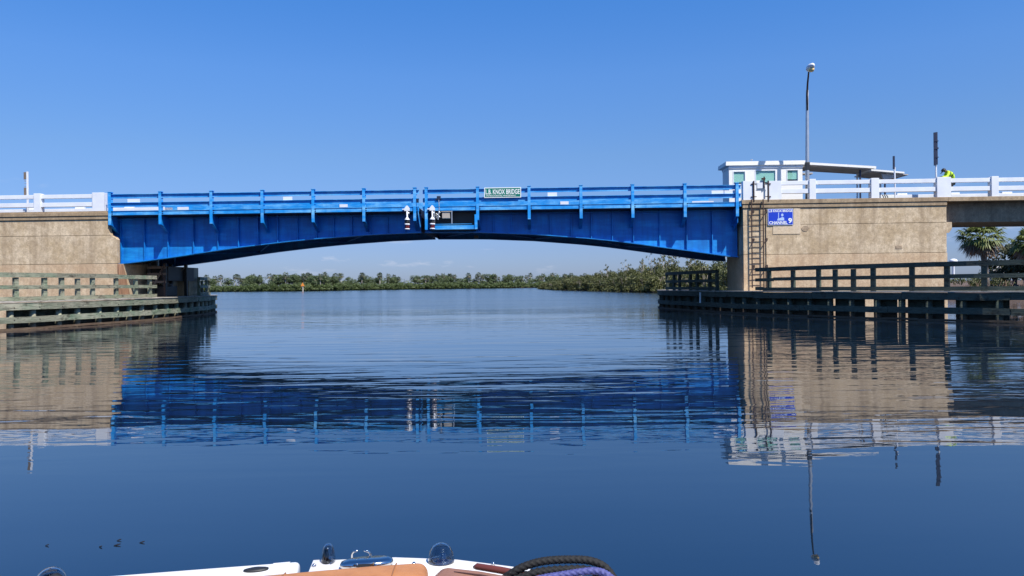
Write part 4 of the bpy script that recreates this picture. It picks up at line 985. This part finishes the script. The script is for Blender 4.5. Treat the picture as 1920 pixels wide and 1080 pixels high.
J = dict(pel=(25.92, .84, 7.60), sp=(25.85, .76, 7.90), ch=(25.64, .64, 8.11), nk=(25.46, .56, 8.17), hd=(25.34, .50, 8.17), ht=(25.26, .46, 8.23),
         shL=(25.64, .88, 8.10), elL=(25.36, .62, 7.84), wrL=(25.12, .46, 7.83), shR=(25.56, .42, 8.06), elR=(25.33, .30, 7.80), wrR=(25.06, .30, 7.82),
         hpL=(25.94, .97, 7.54), knL=(25.82, .95, 7.05), anL=(25.88, 1.0, 6.70), toL=(25.70, .94, 6.66), hpR=(25.90, .73, 7.54), knR=(25.72, .70, 7.05), anR=(25.76, .76, 6.70), toR=(25.58, .70, 6.66))
names = list(J); idx = {n: i for i, n in enumerate(names)}
ED = [('pel','sp'),('sp','ch'),('ch','nk'),('nk','hd'),('hd','ht'),('ch','shL'),('shL','elL'),('elL','wrL'),('ch','shR'),('shR','elR'),('elR','wrR'),('pel','hpL'),('hpL','knL'),('knL','anL'),('anL','toL'),('pel','hpR'),('hpR','knR'),('knR','anR'),('anR','toR')]
RD = dict(pel=.13, sp=.12, ch=.14, nk=.055, hd=.095, ht=.085, shL=.065, elL=.045, wrL=.032, shR=.065, elR=.045, wrR=.032, hpL=.085, knL=.058, anL=.04, toL=.032, hpR=.085, knR=.058, anR=.04, toR=.032)
skin('body', [J[n] for n in names], [(idx[a], idx[b_]) for a, b_ in ED], [RD[n] for n in names], 0, mskin, pe, po)
jn = ['pel', 'sp', 'ch', 'shL', 'elL', 'wrL', 'shR', 'elR', 'wrR', 'nk']
je = [('pel','sp'),('sp','ch'),('ch','nk'),('ch','shL'),('shL','elL'),('elL','wrL'),('ch','shR'),('shR','elR'),('elR','wrR')]
jr = dict(pel=.20, sp=.20, ch=.205, shL=.115, elL=.08, wrL=.055, shR=.115, elR=.075, wrR=.055, nk=.075)
skin('jacket', [J[n] for n in jn], [(jn.index(a), jn.index(b_)) for a, b_ in je], [jr[n] for n in jn], 0, mhv, pe, po)
tn = ['pel', 'hpL', 'knL', 'anL', 'hpR', 'knR', 'anR']; te = [('pel','hpL'),('hpL','knL'),('knL','anL'),('pel','hpR'),('hpR','knR'),('knR','anR')]; tr = dict(pel=.15, hpL=.11, knL=.085, anL=.07, hpR=.11, knR=.085, anR=.07)
skin('trousers', [J[n] for n in tn], [(tn.index(a), tn.index(b_)) for a, b_ in te], [tr[n] for n in tn], 0, M['black'], pe, po)
q = MB(); q.smooth = True; q.lathe([(0.125, 0), (0.13, 0.05), (0.11, 0.11), (0.05, 0.14)], (0, 0, 0), 14); q.box(-0.25, -0.1, -0.07, 0.07, 0.0, 0.015)
cv_, sv_ = math.cos(-0.75), math.sin(-0.75); q.v = [(25.26+a*cv_+c*sv_, .47+b_, 8.19-a*sv_+c*cv_) for a, b_, c in q.v]; q.build('cap', M['black'], pe, po)
q = MB(); q.smooth = True; hx, hy, hz = J['hd']
q.lathe([(0.02, -0.02), (0.02, 0.02)], (hx-0.09, hy-0.07, hz-0.02), 8); q.build('face_mask', M['black'], pe, po)
for wr, el in (('wrL', 'elL'), ('wrR', 'elR')):
    wv_ = Vector(J[wr]); d = (wv_-Vector(J[el])).normalized(); sd = d.cross(Vector((0, 0, 1))).normalized(); vs = [wv_, wv_+d*0.09]; ed = [(0, 1)]; rr = [.033, .036]
    for k, (o_, L_) in enumerate(((-.033, .065), (-.011, .08), (.011, .075), (.033, .06))):
        b_ = len(vs); vs += [wv_+d*0.10+sd*o_, wv_+d*(0.10+L_*0.5)+sd*o_+Vector((0, 0, -.004)), wv_+d*(0.10+L_)+sd*o_+Vector((0, 0, -.02))]; ed += [(1, b_), (b_, b_+1), (b_+1, b_+2)]; rr += [.011, .010, .008]
    b_ = len(vs); vs += [wv_+d*0.035+sd*0.045, wv_+d*0.075+sd*0.065]; ed += [(0, b_), (b_, b_+1)]; rr += [.013, .010]
    skin('glove', vs, ed, rr, 0, M['black'], pe, po, 1)

# ------------------------------------------------------------------ the boat the photograph was taken from
bo_ = tag(gather('boat', (-0.5, 0.3, 0)), 'white motor boat bow with tan cushions at the bottom of the view', 'boat'); o = (-0.5, 0.3, 0)
EDGE = [(-1.78, -2.4), (-1.78, 0.2), (-1.75, 1.2), (-1.66, 1.75), (-1.50, 1.96), (-1.32, 2.04), (-1.19, 2.065), (-0.87, 2.125), (-0.62, 2.17), (-0.585, 2.178), (-0.356, 2.196), (-0.169, 2.172), (0.01, 2.107), (0.284, 2.0), (0.50, 1.86), (0.66, 1.55), (0.73, 1.0), (0.75, 0.2), (0.75, -2.4)]
q = MB(); n = len(EDGE); ce = Vector((-0.52, 0.1)); vs = []; fs = []
for k, z in ((1.0, 0.93), (0.985, 0.6), (0.93, 0.25), (0.80, -0.05), (0.45, -0.35)): vs += [(ce.x+(p[0]-ce.x)*k, ce.y+(p[1]-ce.y)*k, z) for p in EDGE]
for r in range(4):
    for i in range(n): fs.append((r*n+i, r*n+(i+1) % n, (r+1)*n+(i+1) % n, (r+1)*n+i))
fs.append(tuple(range(4*n, 5*n))); q.add(vs, fs); q.build('hull', M['gel'], bo_, o)
q = MB(); vs = []; fs = []
for k, z in ((0.93, 0.94), (0.92, 0.36)): vs += [(ce.x+(p[0]-ce.x)*k, ce.y+(p[1]-ce.y)*k-0.01, z) for p in EDGE]
for i in range(n-1): fs.append((i, i+1, n+i+1, n+i))
fs.append(tuple(range(n, 2*n))); q.add(vs, fs); q.build('cockpit_liner', M['gel'], bo_, o)
def bevel(ob, wdt, seg=3):
    md = ob.modifiers.new('Bevel', 'BEVEL'); md.width = wdt; md.segments = seg; md.limit_method = 'ANGLE'; md.angle_limit = R(40)
    for p in ob.data.polygons: p.use_smooth = True
    return ob
def coaming(pts, w_, z0, z1, bev, mat, nm):
    """strip lying inside the edge line"""
    out = [Vector(p) for p in pts]; inn = []
    for i, p in enumerate(out):
        t_ = (out[min(i+1, len(out)-1)]-out[max(i-1, 0)]).normalized(); inn.append(p+Vector((t_.y, -t_.x))*w_)
    q = MB(); m_ = len(out); vs = []; fs = []
    for a, b_ in zip(out, inn): vs += [(a.x, a.y, z0), (b_.x, b_.y, z0), (b_.x, b_.y, z1), (a.x, a.y, z1)]
    for i in range(m_-1):
        for k in range(4): fs.append((i*4+k, i*4+(k+1) % 4, (i+1)*4+(k+1) % 4, (i+1)*4+k))
    fs += [(3, 2, 1, 0), tuple((m_-1)*4+k for k in range(4))]; q.add(vs, fs)
    return bevel(q.build(nm, mat, bo_, o), bev)
coaming(EDGE[0:8]+[(-0.63, 2.168)], 0.17, 0.90, 1.0, 0.014, M['gel'], 'gunwale')
coaming([(-0.596, 2.176)]+EDGE[10:], 0.17, 0.90, 1.0, 0.014, M['gel'], 'gunwale')
mpad = simple('grey_nonskid', (0.60, 0.60, 0.62), 0.6)
q = MB(); q.prism([(-0.575, 2.035), (-0.51, 2.045), (-0.545, 2.168), (-0.59, 2.16)], 2, 1.0, 1.003); q.build('step_pad', mpad, bo_, o)
q = MB(); q.prism([(-0.70, 2.02), (-0.64, 2.03), (-0.655, 2.15), (-0.70, 2.14)], 2, 1.0, 1.003); q.build('step_pad', mpad, bo_, o)
def sweep_cushion(pts, wd, z0, z1, bev, mat, nm):
    out = [Vector(p) for p in pts]; inn = []
    for i, p in enumerate(out):
        t_ = (out[min(i+1, len(out)-1)]-out[max(i-1, 0)]).normalized(); inn.append(p+Vector((t_.y, -t_.x))*wd)
    q = MB(); m_ = len(out); vs = []; fs = []
    for a, b_ in zip(out, inn): vs += [(a.x, a.y, z0), (b_.x, b_.y, z0), (b_.x, b_.y, z1), (a.x, a.y, z1)]
    for i in range(m_-1):
        for k in range(4): fs.append((i*4+k, i*4+(k+1) % 4, (i+1)*4+(k+1) % 4, (i+1)*4+k))
    fs += [(3, 2, 1, 0), tuple((m_-1)*4+k for k in range(4))]; q.add(vs, fs)
    return bevel(q.build(nm, mat, bo_, o), bev, 5)
mtan, t, b0 = new_mat('tan_vinyl'); t.links.new(mixc(t, noise(t, (1, 1, 1), 9, 4, 0.6, 0.35, 0.65), (0.36, 0.145, 0.050), (0.47, 0.205, 0.075)), b0.inputs['Base Color']); b0.inputs['Roughness'].default_value = 0.5
bump(t, b0, noise(t, (1, 1, 1), 55, 5, 0.6, 0, 1), 0.002)
mtan2, t, b0 = new_mat('rose_tan_vinyl'); t.links.new(mixc(t, noise(t, (1, 1, 1), 9, 4, 0.6, 0.35, 0.65), (0.24, 0.115, 0.07), (0.31, 0.15, 0.09)), b0.inputs['Base Color']); b0.inputs['Roughness'].default_value = 0.5
bump(t, b0, noise(t, (1, 1, 1), 55, 5, 0.6, 0, 1), 0.002)
sweep_cushion([(-1.45, 1.80), (-1.1, 1.905), (-0.685, 1.985), (-0.40, 2.045), (-0.245, 2.068)], 0.13, 0.55, 1.035, 0.028, mtan, 'seat_cushion')
sweep_cushion([(-0.205, 2.055), (-0.09, 2.018), (0.02, 1.965), (0.30, 1.80), (0.5, 1.6)], 0.16, 0.55, 1.028, 0.028, mtan2, 'seat_cushion')
mseam = simple('seam_thread', (0.26, 0.11, 0.045), 0.7)
q = MB()
for x, y in ((-0.33, 2.045), (-0.62, 1.985), (-0.95, 1.92)): q.tube([(x, y+0.01, 1.030), (x+0.002, y-0.03, 1.0365), (x+0.004, y-0.09, 1.0365), (x+0.005, y-0.125, 1.025), (x+0.005, y-0.142, 0.98)], 0.0022, 5)
q.build('cushion_seam', mseam, bo_, o)
mpip = simple('dark_piping', (0.08, 0.035, 0.025), 0.5); mbol = simple('dark_red_vinyl', (0.13, 0.035, 0.025), 0.4)
q = MB(); q.smooth = True; q.tube([(-0.165, 1.995, 1.026), (-0.09, 1.962, 1.030), (0.0, 1.912, 1.030), (0.24, 1.75, 1.03)], 0.0035, 6); q.build('piping', mpip, bo_, o)
q = MB(); q.smooth = True; q.tube([(-0.115, 2.04, 1.022), (-0.105, 2.036, 1.026), (-0.04, 2.005, 1.027), (0.03, 1.968, 1.027), (0.3, 1.81, 1.027)], [0.004, 0.0095, 0.010, 0.010, 0.010], 10); q.build('bolster', mbol, bo_, o)
# bow fittings
mg, t, b0 = new_mat('clear_plastic'); b0.inputs['Base Color'].default_value = (0.55, 0.59, 0.64, 1); b0.inputs['Roughness'].default_value = 0.02; b0.inputs['IOR'].default_value = 1.45; b0.inputs['Transmission Weight'].default_value = 1.0
def dome(c, rx, ry, h, nm, mat, tw=0.0, ledge=True):
    q = MB(); q.smooth = True; vs = []; fs = []; n_ = 28; m_ = 12
    for i in range(m_+1):
        a = i/m_*math.pi/2
        for j in range(n_):
            b_ = 2*math.pi*j/n_; x, y = rx*math.cos(a)**0.85*math.cos(b_), ry*math.cos(a)**0.85*math.sin(b_)
            vs.append((c[0]+x*math.cos(tw)-y*math.sin(tw), c[1]+x*math.sin(tw)+y*math.cos(tw), c[2]+h*math.sin(a)))
    for i in range(m_):
        for j in range(n_): fs.append((i*n_+j, i*n_+(j+1) % n_, (i+1)*n_+(j+1) % n_, (i+1)*n_+j))
    nv = len(vs); k_ = 0.93
    vs += [(c[0]+(v[0]-c[0])*k_, c[1]+(v[1]-c[1])*k_, c[2]+(v[2]-c[2])*k_) for v in vs]; fs += [tuple(nv+i for i in f)[::-1] for f in fs]
    fs += [(j, nv+j, nv+(j+1) % n_, (j+1) % n_) for j in range(n_)]
    q.add(vs, fs); return q.build(nm, mat, bo_, o)
d1 = dome((-0.215, 2.145, 1.001), 0.039, 0.036, 0.053, 'light_dome', mg)
q = MB(); q.smooth = True; q.lathe([(0.030, 1.002), (0.030, 1.006), (0.010, 1.009), (0.007, 1.026)], (-0.21, 2.145, 0), 16); q.build('lamp_base', M['chrome'], d1, o)
d2 = dome((-0.545, 2.155, 1.001), 0.020, 0.030, 0.052, 'light_dome', mg)
q = MB(); q.prism([(2.15, 1.002), (2.18, 1.002), (2.17, 1.035)], 0, -0.562, -0.55); q.build('lamp_base', M['black'], d2, o)
d3 = dome((-1.265, 2.01, 0.98), 0.045, 0.055, 0.065, 'light_dome', mg, 0.4)
q = MB(); q.smooth = True; q.tube([(-1.275, 2.0, 0.99), (-1.262, 1.99, 1.022), (-1.235, 1.985, 1.028), (-1.19, 1.98, 1.005)], [0.012, 0.014, 0.014, 0.01], 8); q.build('gasket', M['rubber'], d3, o)
q = MB(); q.prism([(-1.262, 1.0), (-1.20, 0.99), (-1.21, 1.005), (-1.245, 1.016)], 1, 1.965, 1.972); q.build('inner_plate', M['plank'], d3, o)
# pull-up cleat with hand slot
q = MB(); q.smooth = True; vs = []; fs = []; n_ = 36
for k, z in ((1.0, 1.004), (1.02, 1.010), (0.97, 1.017), (0.80, 1.021)):
    for j in range(n_):
        a = 2*math.pi*j/n_; c_, s_ = math.cos(a), math.sin(a)
        vs.append((-0.425+0.073*k*abs(c_)**0.8*(1 if c_ > 0 else -1), 2.115+0.030*k*abs(s_)**0.8*(1 if s_ > 0 else -1)+0.012*c_, z))
for i in range(3):
    for j in range(n_): fs.append((i*n_+j, i*n_+(j+1) % n_, (i+1)*n_+(j+1) % n_, (i+1)*n_+j))
fs += [tuple(range(n_))[::-1], tuple(range(3*n_, 4*n_))]; q.add(vs, fs); cl = q.build('deck_cleat', M['chrome'], bo_, o)
q = MB(); q.bevel_box(-0.445, -0.408, 2.079, 2.090, 1.003, 1.018, 0.003); q.build('slot', M['rubber'], cl, o)
q = MB(); q.prism([(-0.47, 1.003), (-0.446, 1.003), (-0.446, 1.019), (-0.452, 1.021)], 1, 2.076, 2.086); q.prism([(-0.407, 1.003), (-0.385, 1.003), (-0.400, 1.023), (-0.407, 1.021)], 1, 2.076, 2.086); q.build('slot_cheek', M['chrome'], cl, o)
q = MB(); q.smooth = True
q.tube([(-0.478, 2.165, 1.0), (-0.478, 2.165, 1.018), (-0.472, 2.163, 1.026), (-0.460, 2.16, 1.030)], [0.003, 0.003, 0.003, 0.003], 8)
q.tube([(-0.423, 2.165, 1.0), (-0.424, 2.165, 1.018), (-0.430, 2.163, 1.026), (-0.442, 2.16, 1.030)], [0.003, 0.003, 0.004, 0.003], 8)
q.build('line_chock', M['chrome'], bo_, o)
q = MB(); q.smooth = True
for x, y in ((-0.575, 2.11), (-0.063, 2.11), (-0.52, 2.02), (-0.475, 2.035), (-0.29, 2.115)): q.lathe([(0.006, 1.0), (0.0065, 1.004), (0.003, 1.009)], (x, y, 0.002), 10)
q.build('snap_studs', M['chrome'], bo_, o)
q = MB(); q.smooth = True
q.v = []; q.lathe([(0.034, 1.0), (0.034, 1.004), (0.02, 1.007)], (0, 0, 0), 20); q.v = [(-0.735+a*1.0, 2.095+b_*0.5+a*0.17, c) for a, b_, c in q.v]; q.build('deck_vent', M['rubber'], bo_, o)
# ropes lying on the gunwale
def rope(nm, pts, r, mat, label):
    P_ = smooth_path3(pts); q = MB(); q.smooth = True
    L_ = sum((b_-a).length for a, b_ in zip(P_[:-1], P_[1:])); k = int(L_/0.0022); Q = []; d = 0; i = 0
    cum = [0]
    for a, b_ in zip(P_[:-1], P_[1:]): cum.append(cum[-1]+(b_-a).length)
    xs = np.linspace(0, L_, k); arr = np.array([p[:] for p in P_]); Q = np.stack([np.interp(xs, cum, arr[:, c]) for c in range(3)], 1)
    q.tube([tuple(p) for p in Q], r, 16)
    for j in range(k):                       # braided strands crossing round the core
        for b_ in range(16):
            th = 2*math.pi*b_/16; f = 1+0.10*math.cos(4*th+2*math.pi*j*0.0022/0.015)+0.10*math.cos(4*th-2*math.pi*j*0.0022/0.015)
            v = q.v[j*16+b_]; q.v[j*16+b_] = tuple(Q[j][c]+(v[c]-Q[j][c])*f for c in range(3))
    return tag(q.build(nm, mat, None, tuple(P_[0]), 0, None, tuple(P_[0])), label, 'rope')
def smooth_path3(pts):
    pts = [Vector(p) for p in pts]; out = []
    for i in range(len(pts)-1):
        p0 = pts[max(i-1, 0)]; p1 = pts[i]; p2 = pts[i+1]; p3 = pts[min(i+2, len(pts)-1)]
        for k in range(8):
            t_ = k/8; out.append(0.5*((2*p1)+(p2-p0)*t_+(2*p0-5*p1+4*p2-p3)*t_*t_+(3*p1-p0-3*p2+p3)*t_**3))
    out.append(pts[-1]); return out
mrb = simple('black_braid', (0.006, 0.006, 0.006), 0.8, 0, 0.4, 90); mbb = simple('blue_braid', (0.06, 0.066, 0.21), 0.7, 0, 0.35, 160)
rope('mooring_rope', [(-0.035, 1.975, 1.012), (-0.005, 1.97, 1.035), (0.03, 1.97, 1.052), (0.08, 1.97, 1.064), (0.145, 1.97, 1.067), (0.20, 1.97, 1.063), (0.24, 1.965, 1.046), (0.265, 1.95, 1.012),
                      (0.25, 1.93, 1.012), (0.235, 1.945, 1.03), (0.19, 1.955, 1.044), (0.13, 1.955, 1.046), (0.06, 1.955, 1.040), (0.02, 1.955, 1.028), (-0.02, 1.955, 1.014)], 0.0100, mrb, 'black braided rope loop arching over the boat gunwale')
rope('mooring_rope', [(0.00, 1.925, 1.012), (0.06, 1.93, 1.031), (0.12, 1.93, 1.041), (0.175, 1.93, 1.049), (0.21, 1.93, 1.051), (0.24, 1.925, 1.042), (0.275, 1.90, 1.014), (0.25, 1.88, 1.014), (0.20, 1.90, 1.03), (0.13, 1.90, 1.03), (0.05, 1.90, 1.016)], 0.0092, mbb, 'blue violet braided rope under the black rope loop')
# floating leaves
for i, (x, y, L_) in enumerate([(-3.3, 5.21, .026), (-2.9, 5.17, .03), (-2.8, 5.2, .045), (-2.84, 5.3, .03), (-2.65, 5.25, .035)]):
    q = MB(); q.add([(-L_/2, 0, 0.004), (0, -L_*.22, 0.006), (L_/2, 0, 0.012), (0, L_*.22, 0.009), (-L_/2, 0, 0.0005), (0, -L_*.22, 0.001), (L_/2, 0, 0.006), (0, L_*.22, 0.002)], [(0,1,2,3),(7,6,5,4),(0,4,5,1),(1,5,6,2),(2,6,7,3),(3,7,4,0)])
    tag(q.build('floating_leaf', M['black'], None, (0, 0, 0), rnd.uniform(-.4, .6), None, (x, y, 0.001)), 'small dark leaf floating on the calm water near the boat', 'leaf', 'leaves floating near the boat')
wp.location = (11.95, 47.0, 0.9)
